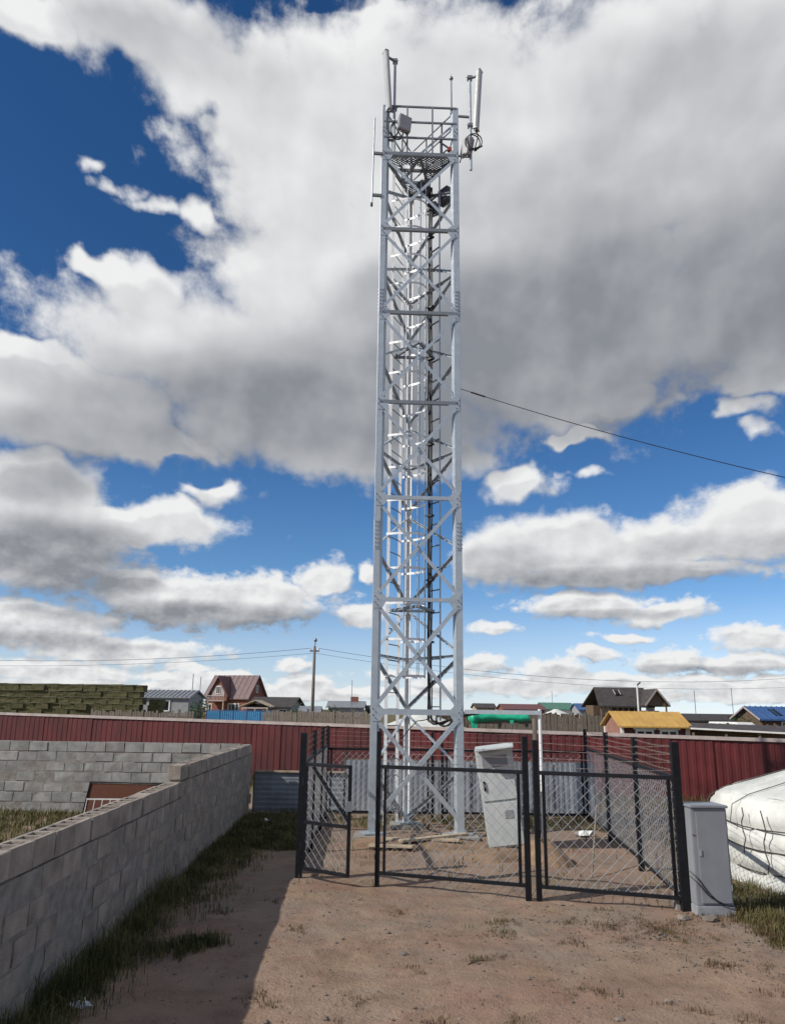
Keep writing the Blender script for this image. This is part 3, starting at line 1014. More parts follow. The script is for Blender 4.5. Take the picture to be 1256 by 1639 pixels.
# ------------------------------------------------------------------ antennas and radios on top
def antenna(label, pole_xy, pz0, pz1, panel_c, panel_rz, tilt, arms):
    a = thing('panel_antenna', label, 'antenna', V(pole_xy[0], pole_xy[1], pz0), group='panel antennas on the tower')
    o = a.location.copy()
    px, py = pole_xy
    MB().tube([(px, py, pz0), (px, py, pz1)], .03, 10).build('mounting_pole', 'galv', a, off=o, smooth=False)
    Rm = Matrix.Rotation(panel_rz, 3, 'Z') @ Matrix.Rotation(tilt, 3, 'X')
    c = V(*panel_c)
    rb = MB()
    prof = [(-.08, .04), (-.08, -.015), (-.055, -.045), (.055, -.045), (.08, -.015), (.08, .04)]
    rb.prism([c + Rm @ V(x, y, -.74) for x, y in prof], (0, 0, 0), Rm @ V(0, 0, 1.48))
    rb.build('radome', 'radome', a, off=o)
    cp = MB()
    for s in (-.75, .75):
        cp.box(c + Rm @ V(0, -.002, s), (.166, .092, .02), Rm)
    cp.build('end_cap', 'radio', a, off=o)
    for s in (-.62, .64):
        k = MB()
        p = c + Rm @ V(0, .05, s)
        k.bar(p, V(px, py, p.z), .05, .03)
        k.box((px, py, p.z), (.11, .11, .07))
        k.tube([V(px - .08, py, p.z + .02), V(px + .08, py, p.z + .02)], .008, 6)
        k.build('bracket', 'galv_dark', a, off=o)
    for (p, q) in arms:
        MB().bar(p, q, .04, .04).build('support_arm', 'galv_dark', a, off=o)
    for k in range(4):
        p = c + Rm @ V(-.05 + .033 * k, 0, -.76)
        MB().tube([p, p + V(0, 0, -.05)], .012, 6).build('connector', 'bolt', a, off=o)
    return a, c, Rm

a1, ac1, ar1 = antenna('panel antenna at the top left corner of the tower', (-.08, 14.36), 13.70, 16.28, (-.25, 14.24, 15.60), R(-62), R(4), [((-.30, 14.33, 14.9), (-.06, 14.36, 14.9)), ((-.30, 14.33, 14.15), (-.06, 14.36, 14.15))])
a2, ac2, ar2 = antenna('panel antenna at the top right, mounted outside the tower leg', (1.59, 14.40), 13.46, 15.86, (1.755, 14.33, 15.21), R(58), R(4), [((1.33, 14.38, 14.82), (1.59, 14.40, 14.82)), ((1.33, 14.38, 13.80), (1.59, 14.40, 13.80))])

def radio(label, c, rot, dims, dark=False):
    r = thing('remote_radio_unit', label, 'radio unit', c, group='radio units on the tower')
    MB().box((0, 0, 0), dims, rot).build('housing', 'radio_dark' if dark else 'radio', r, bevel=.012)
    for i in range(7):
        x = -dims[0] / 2 + dims[0] * (i + .5) / 7
        MB().box(rot @ V(x, dims[1] / 2 + .018, 0), (.012, .035, dims[2] * .86), rot).build('cooling_fin', 'radio_dark' if dark else 'radio', r)
    MB().bar(rot @ V(-.06, 0, dims[2] / 2 + .03), rot @ V(.06, 0, dims[2] / 2 + .03), .015, .02).build('handle', 'radio_dark', r)
    for k in range(3):
        p = rot @ V(-.07 + .07 * k, 0, -dims[2] / 2)
        MB().tube([p, p + rot @ V(0, 0, -.05)], .014, 6).build('connector', 'bolt', r)
    return r
radio('grey radio unit at the left antenna pole above the platform', V(.14, 14.26, 14.50), Matrix.Rotation(.45, 3, 'Z') @ Matrix.Rotation(.10, 3, 'Y'), (.29, .12, .38))
radio('grey radio unit on the right antenna pole outside the tower', V(1.50, 14.36, 14.02), Matrix.Rotation(-.9, 3, 'Z') @ Matrix.Rotation(.25, 3, 'Y'), (.24, .12, .40))
radio('dark radio unit under the platform near the ladder hatch', V(.60, 15.02, 13.45), Matrix.Rotation(.3, 3, 'Z') @ Matrix.Rotation(.55, 3, 'Y'), (.34, .13, .22), True)
radio('dark radio unit under the platform at the right rear', V(1.06, 14.92, 13.18), Matrix.Rotation(-.9, 3, 'Z'), (.30, .16, .36), True)
radio('dark radio unit under the platform above the feeder cables', V(.80, 15.10, 12.98), Matrix.Rotation(-.5, 3, 'Z'), (.22, .14, .30), True)

def jumper(label, pts, r=.012):
    b = MB()
    P_ = [Vector(p) for p in pts]
    out = []
    for i in range(len(P_) - 1):
        p0, p1, p2, p3 = P_[max(i - 1, 0)], P_[i], P_[i + 1], P_[min(i + 2, len(P_) - 1)]
        for k in range(6):
            t = k / 6
            out.append(.5 * (2 * p1 + (p2 - p0) * t + (2 * p0 - 5 * p1 + 4 * p2 - p3) * t * t + (3 * p1 - p0 - 3 * p2 + p3) * t ** 3))
    out.append(P_[-1])
    b.tube(out, r, 6)
    return tag(b.build('jumper_cable', 'black_cable', smooth=True), label, 'cable')
jumper('black jumper cable looping below the left panel antenna', [(-.20, 14.25, 14.82), (-.24, 14.2, 14.55), (-.22, 14.2, 14.28), (-.08, 14.2, 14.12), (0, 14.22, 14.25), (.02, 14.22, 14.42), (-.05, 14.24, 14.52), (-.14, 14.22, 14.42), (-.15, 14.22, 14.25), (-.06, 14.24, 14.1), (.06, 14.26, 14.12), (.12, 14.27, 14.28)], .016)
jumper('thin black jumper cable hanging from the left radio unit', [(.18, 14.27, 14.28), (.20, 14.26, 14.1), (.16, 14.3, 13.96), (.1, 14.4, 13.86), (.12, 14.6, 13.84)], .010)
pts = []
for i in range(22):
    a = -1.2 + i * .62
    pts.append((1.60 + .17 * math.cos(a) + .004 * i, 14.30 - .004 * i, 14.06 + .20 * math.sin(a)))
jumper('coiled black jumper cable at the right antenna', [(1.70, 14.34, 14.44), (1.74, 14.32, 14.25)] + pts + [(1.45, 14.34, 13.85), (1.36, 14.5, 13.72)], .013)

lr = thing('lightning_rod', 'slim lightning rod with a small ball on the top right leg', 'lightning rod', V(1.175, 14.38, 15.0))
MB().tube([(0, 0, -.1), (0, 0, .88)], [.022, .014], 8).build('rod', 'galv_dark', lr)
MB().lathe((0, 0, .82), [(0, -.05), (.035, -.03), (.045, 0), (.035, .03), (0, .05)], 12).build('ball', 'bolt', lr, smooth=True)
MB().tube([(0, 0, .86), (0, 0, .97)], [.012, .002], 6).build('tip', 'bolt', lr)
wa = thing('whip_antenna', 'slim vertical pipe antenna on two short arms left of the tower', 'antenna', V(-.52, 14.28, 12.48))
MB().tube([(-.012, 0, 0), (.012, 0, 2.18)], .020, 8).build('pipe', 'galv', wa)
for z in (.24, 1.28):
    MB().bar((0, 0, z), (.20, .02, z), .05, .055).build('arm', 'galv_dark', wa)
MB().tube([(-.012, 0, -.03), (-.012, 0, .05)], .026, 8).build('end_cap', 'black_cable', wa)

# a second small lamp post on the platform edge
jb = thing('hand_winch', 'small red and grey winch bracket on the platform at the right leg', 'winch', V(1.08, 14.42, 13.83))
MB().bar((-.14, 0, 0), (-.14, 0, .36), .03, .03, (0, 1, 0)).build('upright', 'galv_dark', jb)
MB().bar((-.17, 0, .36), (.08, 0, .16), .03, .03).build('strut', 'galv_dark', jb)
MB().box((.05, 0, .16), (.09, .08, .10)).build('drum_housing', 'red_tag', jb, bevel=.01)

# overhead cable from the tower out to the right
oc = thing('overhead_cable', 'thin black overhead cable running from the tower to the right', 'cable', V(1.33, 14.36, 8.35))
p0, p1 = V(1.33, 14.36, 8.35), V(15.2, 7.95, 3.0)
pts = []
for i in range(41):
    f = i / 40
    pts.append(p0.lerp(p1, f) - Z(1.15 * 4 * f * (1 - f) * .5))
MB().tube(pts, .0075, 5).build('wire', 'black_cable', oc, off=oc.location)
MB().tube([pts[0] + (pts[1] - pts[0]) * .55, pts[1] + (pts[2] - pts[1]) * .3], .017, 6).build('tension_clamp', 'black_cable', oc, off=oc.location)

# ------------------------------------------------------------------ yurt on the right
def yurt(label, c, rad, wall, slope, crown, seg=96, ropes=True, prof=None):
    y = thing('yurt', label, 'yurt', V(c[0], c[1], 0))
    r = rad
    h = wall
    top = h + (r - .6) * slope
    wp = []
    for i in range(23):
        f = i / 22
        bulge = abs(math.sin(math.pi * (f * 3.9 + .1))) ** .6
        wp.append((r * (.980 + .024 * bulge - .02 * f), -.05 + f * (h * .93 + .05)))
    wp += [(r * .955, h * .985), (r * .925, h + r * .028 * slope), (r * .90, h + r * .05 * slope * 1.15)]
    b = MB()
    b.lathe((0, 0, 0), wp, seg)
    rng = random.Random(5)
    ph = [rng.uniform(0, 6.28) for _ in range(6)]
    vv = []
    for (x, yy, z) in b.v:
        a = math.atan2(yy, x)
        k = 1 + .007 * math.sin(17 * a + ph[0] + 3 * z) + .005 * math.sin(41 * a + ph[1] - 6 * z) + .003 * math.sin(73 * a + ph[2] + 9 * z) + .004 * math.sin(29 * a + 14 * z)
        vv.append((x * k, yy * k, z + .012 * math.sin(9 * a + ph[3])))
    b.v = vv
    b.build('wall_cover', 'felt', y, smooth=True)
    rp = [(r * .905, h + r * .045 * slope), (r * .75, h + r * .2 * slope), (r * .5, h + r * .46 * slope), (r * .3, h + r * .66 * slope), (r * .22, h + r * .74 * slope)]
    b = MB()
    b.lathe((0, 0, 0), rp, seg)
    b.v = [(x, yy, z + .012 * math.sin(24 * math.atan2(yy, x)) * (math.hypot(x, yy) / r)) for x, yy, z in b.v]
    b.build('roof_cover', 'felt', y, smooth=True)
    zc = h + r * .74 * slope
    MB().lathe((0, 0, zc), [(r * .225, -.02), (r * .225, .04), (r * .15, .10), (0, .13)], 24).build('crown_cover', 'felt', y, smooth=True)
    if ropes:
        for f in (.205, .455, .70):
            b = MB()
            pts = []
            for i in range(73):
                a = 2 * math.pi * i / 72
                k = r * .990
                pts.append((k * math.cos(a), k * math.sin(a), f * h + .012 * math.sin(9 * a + ph[3]) + .008 * math.sin(5 * a)))
            b.tube(pts, .009, 5, False)
            b.build('girth_rope', 'rope', y)
        for i in range(14):
            a = 2 * math.pi * i / 14 + .1
            tw_ = .16 * (1 if i % 2 else -1)
            pts = [(q * r * math.cos(a + tw_ * (1 - q)), q * r * math.sin(a + tw_ * (1 - q)), z) for q, z in ((.25, h + r * .71 * slope + .02), (.5, h + r * .46 * slope + .022), (.75, h + r * .2 * slope + .022), (.91, h + .02 + r * .045 * slope), (1.0, .93 * h), (1.018, .7 * h))]
            MB().tube(pts, .006, 5).build('roof_rope', 'rope', y)
    return y, ph

ycx, ycy, yr = 7.22, 11.35, 2.60
yu, ph = yurt('large white canvas yurt tied with dark ropes at the right edge', (ycx, ycy), yr, 1.04, .31, .6)
# a grey patch on the roof and rope tails hanging on the near side
b = MB()
def on_roof(a, q, up=.03):
    return V(q * yr * math.cos(a), q * yr * math.sin(a), 1.04 + (1 - q) * yr * .31 - .012 + up)
pa = [(3.50, .86), (3.62, .83), (3.66, .70), (3.53, .72)]
b.prism([on_roof(a, q, .026) for a, q in pa], (0, 0, 0), (0, 0, .012))
b.build('roof_patch', 'patch', yu)
for a, z1, zl in ((3.36, .96, .40), (3.50, .96, .22)):
    pts = []
    for i in range(7):
        z = z1 + (zl - z1) * i / 6
        aa = a + .012 * math.sin(i * 1.9 + a * 30)
        pts.append((yr * 1.026 * math.cos(aa), yr * 1.026 * math.sin(aa), z))
    MB().tube(pts, .008, 5).build('rope_tail', 'rope', yu)

# ------------------------------------------------------------------ grey electric cabinet by the corner post
cb = thing('electric_cabinet', 'slim grey outdoor electric cabinet beside the fence corner post', 'cabinet', V(3.56, 9.36, 0), .06)
MB().box((0, 0, .05), (.42, .36, .14)).build('plinth', 'cabinet_base', cb, bevel=.008)
MB().box((0, .01, .62), (.41, .34, .998)).build('body', 'cabinet', cb, bevel=.008)
MB().box((.012, -.172, .615), (.34, .018, .94)).build('door', 'cabinet', cb, bevel=.005)
MB().box((0, 0, 1.135), (.435, .385, .030)).build('lid', 'cabinet', cb, bevel=.008)
for z in (.3, .9):
    MB().tube([(.19, -.172, z - .03), (.19, -.172, z + .03)], .010, 8).build('hinge', 'cabinet_base', cb)
MB().box((-.135, -.185, .66), (.018, .012, .06)).build('handle', 'cabinet_base', cb)
MB().box((-.19, -.165, .84), (.03, .006, .008)).build('red_tag', 'red_tag', cb)
for k in range(2):
    b = MB()
    pts = [(-.24, -.10, .46 - .05 * k), (-.19, -.19, .40 - .05 * k), (-.10, -.198, .27 - .03 * k), (.02, -.198, .16 + .01 * k), (.12, -.197, .125), (.21, -.196, .118), (.235, -.10, .12)]
    b.tube(pts, .006, 5)
    o = b.build('loose_cable', 'black_cable', off=(0, 0, 0))
    o.location = cb.location
    o.rotation_euler = cb.rotation_euler
    tag(o, ['upper', 'lower'][k] + ' black cable sagging across the front of the grey cabinet', 'cable')

# ------------------------------------------------------------------ white cabinet leaning inside the compound
wc = thing('white_equipment_cabinet', 'battered white metal equipment cabinet leaning inside the compound', 'cabinet', V(1.93, 13.4, .05))
rt = Matrix.Rotation(R(-8), 3, 'Y') @ Matrix.Rotation(R(-8), 3, 'Z') @ Matrix.Rotation(R(3), 3, 'X')
T = lambda x, y, z: rt @ V(x, y, z)
MB().box(T(0, 0, .78), (.60, .50, 1.52), rt).build('body', 'white_metal', wc, bevel=.02)
MB().box(T(0, -.262, 1.12), (.55, .022, .76), rt).build('upper_door', 'white_metal', wc, bevel=.008)
MB().box(T(0, -.262, .38), (.55, .022, .66), rt).build('lower_door', 'white_metal', wc, bevel=.008)
MB().box(T(0, -.277, 1.34), (.40, .008, .18), rt).build('vent_panel', 'cabinet', wc)
MB().box(T(.10, -.277, .52), (.13, .008, .12), rt).build('label_plate', 'cabinet', wc)
MB().box(T(-.22, -.285, .98), (.03, .03, .15), rt).build('handle', 'black_steel', wc, bevel=.006)
MB().box(T(.02, -.28, 1.56), (.62, .53, .03), rt).build('lid', 'white_metal', wc, bevel=.008)

# odds and ends on the compound floor
def heap(name, label, cat, c, r, h, m, seed):
    rng = random.Random(seed)
    b = MB()
    b.lathe((0, 0, 0), [(r, -.05), (r * .86, h * .3), (r * .6, h * .72), (r * .3, h * .95), (.01, h)], 22)
    b.v = [(x * (1 + rng.uniform(-.12, .12)), y * (1 + rng.uniform(-.12, .12)), z * (1 + rng.uniform(-.1, .1))) for x, y, z in b.v]
    o = b.build(name, m, smooth=True)
    o.location = (*c, 0)
    o.rotation_euler = (0, 0, seed)
    o.scale = (1.25, .85, 1)
    return tag(o, label, cat)
heap('soil_heap', 'tan heap of soil behind the middle fence posts', 'soil heap', (2.28, 12.3), .45, .30, 'soil', 2)
heap('soil_heap', 'low spread of tan soil between the tower feet', 'soil heap', (.55, 13.7), .95, .11, 'soil', 3)
heap('soil_heap', 'low brown soil heap under the leaning white cabinet', 'soil heap', (1.65, 12.5), .55, .14, 'soil', 4)
for k, (a, c, lab) in enumerate((((-.10, 13.6, .09), (1.15, 13.35, .12), 'pale plank lying in front of the tower feet'), ((.2, 13.2, .12), (1.3, 13.75, .16), 'pale plank lying askew by the right tower foot'), ((-.3, 13.2, .05), (.4, 13.0, .07), 'short pale plank near the left tower foot'))):
    tag(MB().bar(a, c, .14, .035).build('plank', 'wood_pale', bevel=.004), lab, 'plank', 'planks on the compound floor')
tag(MB().tube([(2.72, 11.2, 0), (2.98, 11.9, .62), (3.06, 12.1, .82)], .014, 7).build('wooden_pole', 'wood_grey'), 'thin pale pole leaning inside the right fence panel', 'pole')
bs = thing('board_stack', 'low stack of grey boards against the red fence behind the yurt', 'boards', V(8.75, 18.9, 0), frz)
for k in range(4):
    MB().box((.03 * k, .02 * k, .10 + .085 * k), (1.5 - .1 * k, .45, .07)).build('board', 'wood_grey' if k < 3 else 'white_metal', bs, bevel=.006)
tag(MB().bar((7.4, 18.0, .12), (8.6, 17.7, .18), .12, .05).build('plank', 'wood_grey'), 'grey plank lying in dry grass near the red fence', 'plank')

# ------------------------------------------------------------------ buildings beyond the fence
def slab(b, pts, t):
    """a roof slab: four corner points (counter-clockwise seen from above) and a thickness"""
    p = [Vector(q) for q in pts]
    b.hexa([q - V(0, 0, t) for q in p] + p)
    return b

def window(root, c, w, h, nx=2, frame='white_paint', face=V(0, -1, 0)):
    """window on a wall: c is its centre on the wall face, face its outward direction"""
    side = V(-face.y, face.x, 0)
    c = Vector(c)
    o = c + face * .03
    f = MB()
    t = .12 if w > .8 else .08
    for s in (-1, 1):
        f.bar(o + side * (s * (w / 2 - t / 2)) + Z(-h / 2), o + side * (s * (w / 2 - t / 2)) + Z(h / 2), t, .08, face)
    for s in (-1, 1):
        f.bar(o - side * (w / 2 - t - .002) + Z(s * (h / 2 - t / 2)), o + side * (w / 2 - t - .002) + Z(s * (h / 2 - t / 2)), .08, t)
    for i in range(1, nx):
        x = -w / 2 + w * i / nx
        f.bar(o + side * x + Z(-h / 2 + t + .002), o + side * x + Z(h / 2 - t - .002), .07, .075, face)
    wn = f.build('window', frame, root)
    p = MB()
    p.bar(c + face * .012 - side * (w / 2 - t * .6), c + face * .012 + side * (w / 2 - t * .6), .02, h - t * 1.2)
    p.build('pane', 'glass', wn)

def gable_house(name, label, cat, loc, rz, w, d, hw, hr, wall, roof, over=.35, ribs=0, floor=0):
    """ridge along local x; front faces -y"""
    g = thing(name, label, cat, loc, rz)
    b = MB()
    b.box((0, 0, hw / 2 + floor / 2), (w, d, hw - floor))
    b.build('wall', wall, g)
    for s in (-1, 1):
        b = MB()
        x = s * (w / 2 - .05)
        b.prism([V(x, -d / 2, hw + .002), V(x, d / 2, hw + .002), V(x, 0, hr - .08)], V(-.05, 0, 0), V(.05, 0, 0))
        b.build('gable', wall, g)
    k = (hr - hw) / (d / 2)
    for s in (-1, 1):
        b = MB()
        y1 = s * (d / 2 + over)
        z1 = hw - over * k
        q = [(-w / 2 - over, y1, z1 + .1), (w / 2 + over, y1, z1 + .1), (w / 2 + over, s * .01, hr + .1), (-w / 2 - over, s * .01, hr + .1)]
        if s > 0:
            q = q[::-1]
        slab(b, q, .10)
        rf_ = b.build('roof_slope', roof, g)
        if ribs and s < 0:
            for i in range(ribs + 1):
                x = -w / 2 - over + .05 + (w + 2 * over - .1) * i / ribs
                MB().bar((x, y1 + .02, z1 + .13), (x, -.02, hr + .13), .05, .05).build('seam', roof, rf_)
    return g

# house with the cross gable and balcony
h1 = gable_house('brick_house', 'two-storey brick house with pinkish maroon steep roof and small balcony', 'house', V(-21.2, 110, 0), R(-17), 7.6, 6.6, 3.55, 6.35, 'brick', 'roof_pink', .45, 9)
h1.scale = (.82, .82, 1)
b = MB()
b.prism([V(-2.6, -4.15, 3.0), V(.5, -4.15, 3.0), V(.5, -4.15, 3.7), V(-1.05, -4.15, 6.0), V(-2.6, -4.15, 3.7)], (0, 0, 0), (0, 3.4, 0))
b.build('cross_gable', 'brick', h1)
b = MB()
b.prism([V(-2.2, -4.17, 3.55), V(.1, -4.17, 3.55), V(.1, -4.17, 4.1), V(-.6, -4.17, 5.0), V(-1.5, -4.17, 5.0), V(-2.2, -4.17, 4.1)], (0, -.02, 0), (0, -.06, 0))
b.build('gable_panel', 'cap', h1)
for s in (-1, 1):
    q = [(-1.05, -4.55, 6.25), (-1.05, -.2, 6.25), (-1.05 + s * 1.95, -.2, 3.5), (-1.05 + s * 1.95, -4.55, 3.5)]
    if s > 0:
        q = q[::-1]
    slab(MB(), q, .12).build('cross_gable_roof', 'roof_maroon' if s > 0 else 'roof_pink', h1)  # right slope is the darker maroon, left the paler pinkish one
bal = MB().box((-1.05, -4.6, 2.95), (3.1, .9, .12)).build('balcony', 'cap', h1)
MB().bar((-2.55, -5.02, 3.62), (.45, -5.02, 3.62), .07, .07).build('hand_rail', 'cap', bal)
for i in range(13):
    x = -2.55 + i * .25
    MB().bar((x, -5.02, 3.01), (x, -5.02, 3.585), .06, .06, (0, 1, 0)).build('baluster', 'cap', bal)
for x in (-2.45, .35):
    MB().bar((x, -4.9, 0), (x, -4.9, 2.88), .16, .16, (0, 1, 0)).build('porch_post', 'wood_pale', h1)
window(h1, (-3.1, -3.31, 1.95), 1.1, 1.3)
window(h1, (1.4, -3.31, 1.95), 2.0, 1.4, 3)
window(h1, (-1.05, -4.24, 4.35), .8, 1.0)
window(h1, (3.80, 0, 4.6), .8, 1.0, 2, 'white_paint', V(1, 0, 0))

# small porch house
h2 = gable_house('porch_house', 'low grey house with a pale gabled porch beside the brick house', 'house', V(-11.3, 80, 0), R(-8), 4.0, 4.6, 2.3, 3.1, 'plaster', 'roof_dark', .35)
slab(MB(), [(-2.6, -4.0, 2.25), (-2.6, -2.0, 2.25), (-1.0, -2.0, 2.85), (-1.0, -4.0, 2.85)][::-1], .08).build('porch_roof', 'wood_pale', h2)
slab(MB(), [(.6, -4.0, 2.25), (.6, -2.0, 2.25), (-.98, -2.0, 2.85), (-.98, -4.0, 2.85)], .08).build('porch_roof', 'wood_pale', h2)
MB().bar((-2.3, -3.9, 2.1), (.3, -3.9, 2.1), .12, .14).build('porch_beam', 'cap', h2)
for x in (-2.2, -1.0, .2):
    MB().bar((x, -3.9, 0), (x, -3.9, 2.02), .12, .12, (0, 1, 0)).build('porch_post', 'cap', h2)
window(h2, (1.3, -2.31, 1.6), .8, .9)

# grey shed with white window
h3 = gable_house('grey_shed', 'grey plastered shed with ribbed metal roof and white window', 'shed', V(-20.7, 76, 0), R(-6), 4.7, 4.0, 2.95, 3.55, 'plaster', 'roof_grey', .25, 12)
window(h3, (-.25, -2.01, 2.2), 1.75, 1.05, 2)
MB().tube([(1.9, 0, 3.5), (1.9, 0, 5.2)], .035, 6).build('stovepipe', 'bolt', h3)

# far roofs left of the tower
h4 = gable_house('grey_roofed_shed', 'low shed with pale grey roof and a small chimney left of the tower', 'shed', V(-5.1, 95, 0), 0, 4.0, 5.0, 2.3, 2.95, 'plaster', 'roof_grey', .25)
MB().box((.9, 0, 3.2), (.9, .7, .7)).build('chimney', 'brick', h4)
h5 = gable_house('small_outhouse', 'small dark outhouse beside the grey-roofed shed', 'shed', V(-2.1, 97, 0), 0, 1.4, 2.0, 2.0, 2.5, 'wood_brown', 'roof_dark', .15)
h6 = gable_house('pale_shed', 'tiny pale-roofed shed at the foot of the utility pole', 'shed', V(-7.3, 74, 0), 0, 1.7, 2.0, 1.8, 2.25, 'wood_grey', 'roof_grey', .2)

# unfinished house on the right
h7 = thing('unfinished_house', 'unfinished dark timber house with open porch and dark brown roof', 'house', V(21.75, 75, 0), R(6))
h7.scale = (.77, .77, 1)
slab(MB(), [(-4.0, -3.0, 2.75), (2.9, -3.0, 2.75), (2.9, -.01, 4.45), (-3.4, -.01, 4.45)], .14).build('roof_slope', 'roof_dark', h7)
slab(MB(), [(-4.0, 3.0, 2.75), (2.9, 3.0, 2.75), (2.9, .01, 4.45), (-3.4, .01, 4.45)][::-1], .14).build('roof_slope', 'roof_dark', h7)
for s in (-1, 1):
    q = [(2.75, -4.1, 4.3), (2.75, .4, 4.3), (2.75 + s * 1.55, .4, 2.85), (2.75 + s * 1.55, -4.1, 2.85)]
    if s > 0:
        q = q[::-1]
    slab(MB(), q, .14).build('wing_roof', 'roof_dark', h7)
    MB().bar((2.75, -4.14, 4.22), (2.75 + s * 1.55, -4.14, 2.77), .04, .16).build('verge_board', 'cap', h7)
MB().prism([V(1.45, -3.7, 2.8), V(4.05, -3.7, 2.8), V(2.75, -3.7, 4.1)], (0, -.05, 0), (0, .05, 0)).build('wing_gable', 'wood_brown', h7)
MB().box((-.8, 1.2, 1.4), (5.6, 2.6, 2.75)).build('inner_wall', 'wood_brown', h7)
MB().box((2.6, -1.6, 1.2), (1.6, 2.6, 2.3)).build('wing_wall', 'brick', h7)
MB().box((2.35, -2.95, 2.45), (1.0, .05, .35)).build('lintel_panel', 'cap', h7)
for x in (-3.6, -3.1, -2.4, -1.6, -.9, -.2, .5, 1.2):
    MB().bar((x, -2.7, 0), (x, -2.7, 2.72), .16, .16, (0, 1, 0)).build('porch_post', 'wood_grey', h7)
for x in (1.55, 3.95):
    MB().bar((x, -3.7, 0), (x, -3.7, 2.75), .16, .16, (0, 1, 0)).build('wing_post', 'wood_grey', h7)
MB().bar((-3.8, -2.7, 2.64), (1.3, -2.7, 2.64), .14, .14).build('porch_beam', 'wood_grey', h7)
for i in range(6):
    MB().bar((-3.5, -2.72, .3 + i * .25), (1.2, -2.72, .3 + i * .25), .04, .10).build('porch_rail', 'wood_brown', h7)
sk = MB().box((-.95, -1.15, 3.95), (.55, .75, .06), Matrix.Rotation(R(29.5), 3, 'X')).build('roof_opening', 'glass', h7)
for s in (-1, 1):
    MB().box((-.95 + s * .33, -1.15, 3.98), (.09, .85, .08), Matrix.Rotation(R(29.5), 3, 'X')).build('opening_frame', 'cap', sk)

# yellow-roofed hut near the fence
h8 = thing('yellow_roofed_hut', 'dark red hut with mustard yellow roof and white window frames behind the red fence', 'hut', V(10.22, 32.2, 0), R(1))
h8.scale = (.88, .95, 1)
MB().box((0, 0, .83), (2.84, 2.3, 1.66)).build('wall', 'hut_red', h8)
for s in (-1, 1):
    x = s * 1.40
    MB().prism([V(x, -1.16, .0 if s < 0 else 1.66), V(x, 1.16, .0 if s < 0 else 1.66), V(x, 1.16, 1.67), V(x, 0, 2.09), V(x, -1.16, 1.67)], V(-.035, 0, 0), V(.035, 0, 0)).build('gable', 'hut_side' if s < 0 else 'hut_red', h8)  # left gable is a paler red than the other walls
for s in (-1, 1):
    q = [(-1.62, s * 1.42, 1.64), (1.62, s * 1.42, 1.64), (1.62, s * .004, 2.20), (-1.62, s * .004, 2.20)]
    if s > 0:
        q = q[::-1]
    sl = slab(MB(), q, .05).build('roof_slope', 'roof_yellow', h8)
    if s < 0:
        for i in range(12):
            x = -1.58 + 3.16 * i / 11
            MB().bar((x, -1.41, 1.655), (x, -.01, 2.21), .025, .02).build('seam', 'roof_yellow', sl)
for x, y in ((-1.43, -1.17), (1.43, -1.17), (-1.44, 1.17)):
    MB().bar((x, y, 0), (x, y, 1.6), .12, .12, (0, 1, 0)).build('corner_board', 'white_paint', h8)
for x in (-.45, .62):
    window(h8, (x, -1.15, 1.22), .80, .62, 2)
    MB().bar((x - .5, -1.22, 1.55), (x + .5, -1.22, 1.55), .10, .06).build('window_hood', 'white_paint', h8)

# long low lean-to right of the yellow hut
h9 = thing('lean_to', 'low dark lean-to with a pale roof edge right of the yellow hut', 'shed', V(13.2, 30.6, 0), R(-16))
slab(MB(), [(-1.7, -.7, 1.62), (1.9, -.7, 1.50), (1.9, .9, 1.72), (-1.7, .9, 1.80)], .05).build('roof', 'roof_dark', h9)
MB().bar((-1.7, -.74, 1.60), (1.9, -.74, 1.48), .03, .06).build('edge_strip', 'white_paint', h9)
MB().box((.1, .75, .78), (3.4, .06, 1.56)).build('back_wall', 'wood_brown', h9)
for x in (-1.6, -.45, .7, 1.8):
    MB().bar((x, -.6, 0), (x, -.6, 1.45), .08, .08, (0, 1, 0)).build('post', 'wood_grey', h9)

# blue-roofed house at the right edge
h10 = gable_house('blue_roofed_house', 'plank house with blue metal roof at the right edge', 'house', V(28.7, 61, 0), R(8), 3.0, 3.4, 1.85, 2.65, 'wood_brown', 'roof_blue', .3, 8)
MB().box((.1, -.95, 2.32), (.55, 1.1, .05), Matrix.Rotation(R(25.2), 3, 'X')).build('dark_roof_panel', 'glass', h10)
for s in (-1, 1):
    MB().bar((-1.85, -.02, 2.70), (-1.85, s * 1.98, 1.77), .04, .12).build('verge_board', 'cap', h10)
window(h10, (.4, -1.71, 1.3), .8, .7)

for (nm, lab, x, y, w, d, hw, hr, wl, rf_) in (
    ('maroon_roofed_shed', 'distant shed with long maroon roof right of the tower', 19.6, 120, 6.0, 5, 2.4, 3.1, 'brick', 'roof_maroon'),
    ('green_roofed_shed', 'distant shed with green metal roof left of the unfinished house', 25.2, 122, 4.6, 5, 2.5, 3.4, 'white_paint', 'roof_green'),
    ('blue_grey_roofed_shed', 'distant shed with blue grey roof just left of the unfinished house', 28.6, 118, 2.6, 4, 2.5, 3.3, 'plaster', 'roof_blue'),
    ('low_brown_shed', 'distant low brown shed with flat roof above the green tarpaulin', 15.0, 128, 3.0, 4, 2.6, 3.2, 'wood_pale', 'roof_dark'),
    ('dark_roofed_barn', 'long low barn with dark brown roof right of the yellow hut', 28.3, 72, 5.6, 4, 1.55, 2.05, 'wood_brown', 'roof_dark')):
    gable_house(nm, lab, 'shed', V(x, y, 0), R(4), w, d, hw, hr, wl, rf_, .25)

# yurts beyond the red fence
yurt('white yurt behind the red fence, seen through the tower', (1.42, 34.0), 1.95, 1.42, .36, .5, 40, False)
yurt('small white yurt far off below the green roof', (23.3, 112), 2.2, 1.7, .42, .5, 28, False)

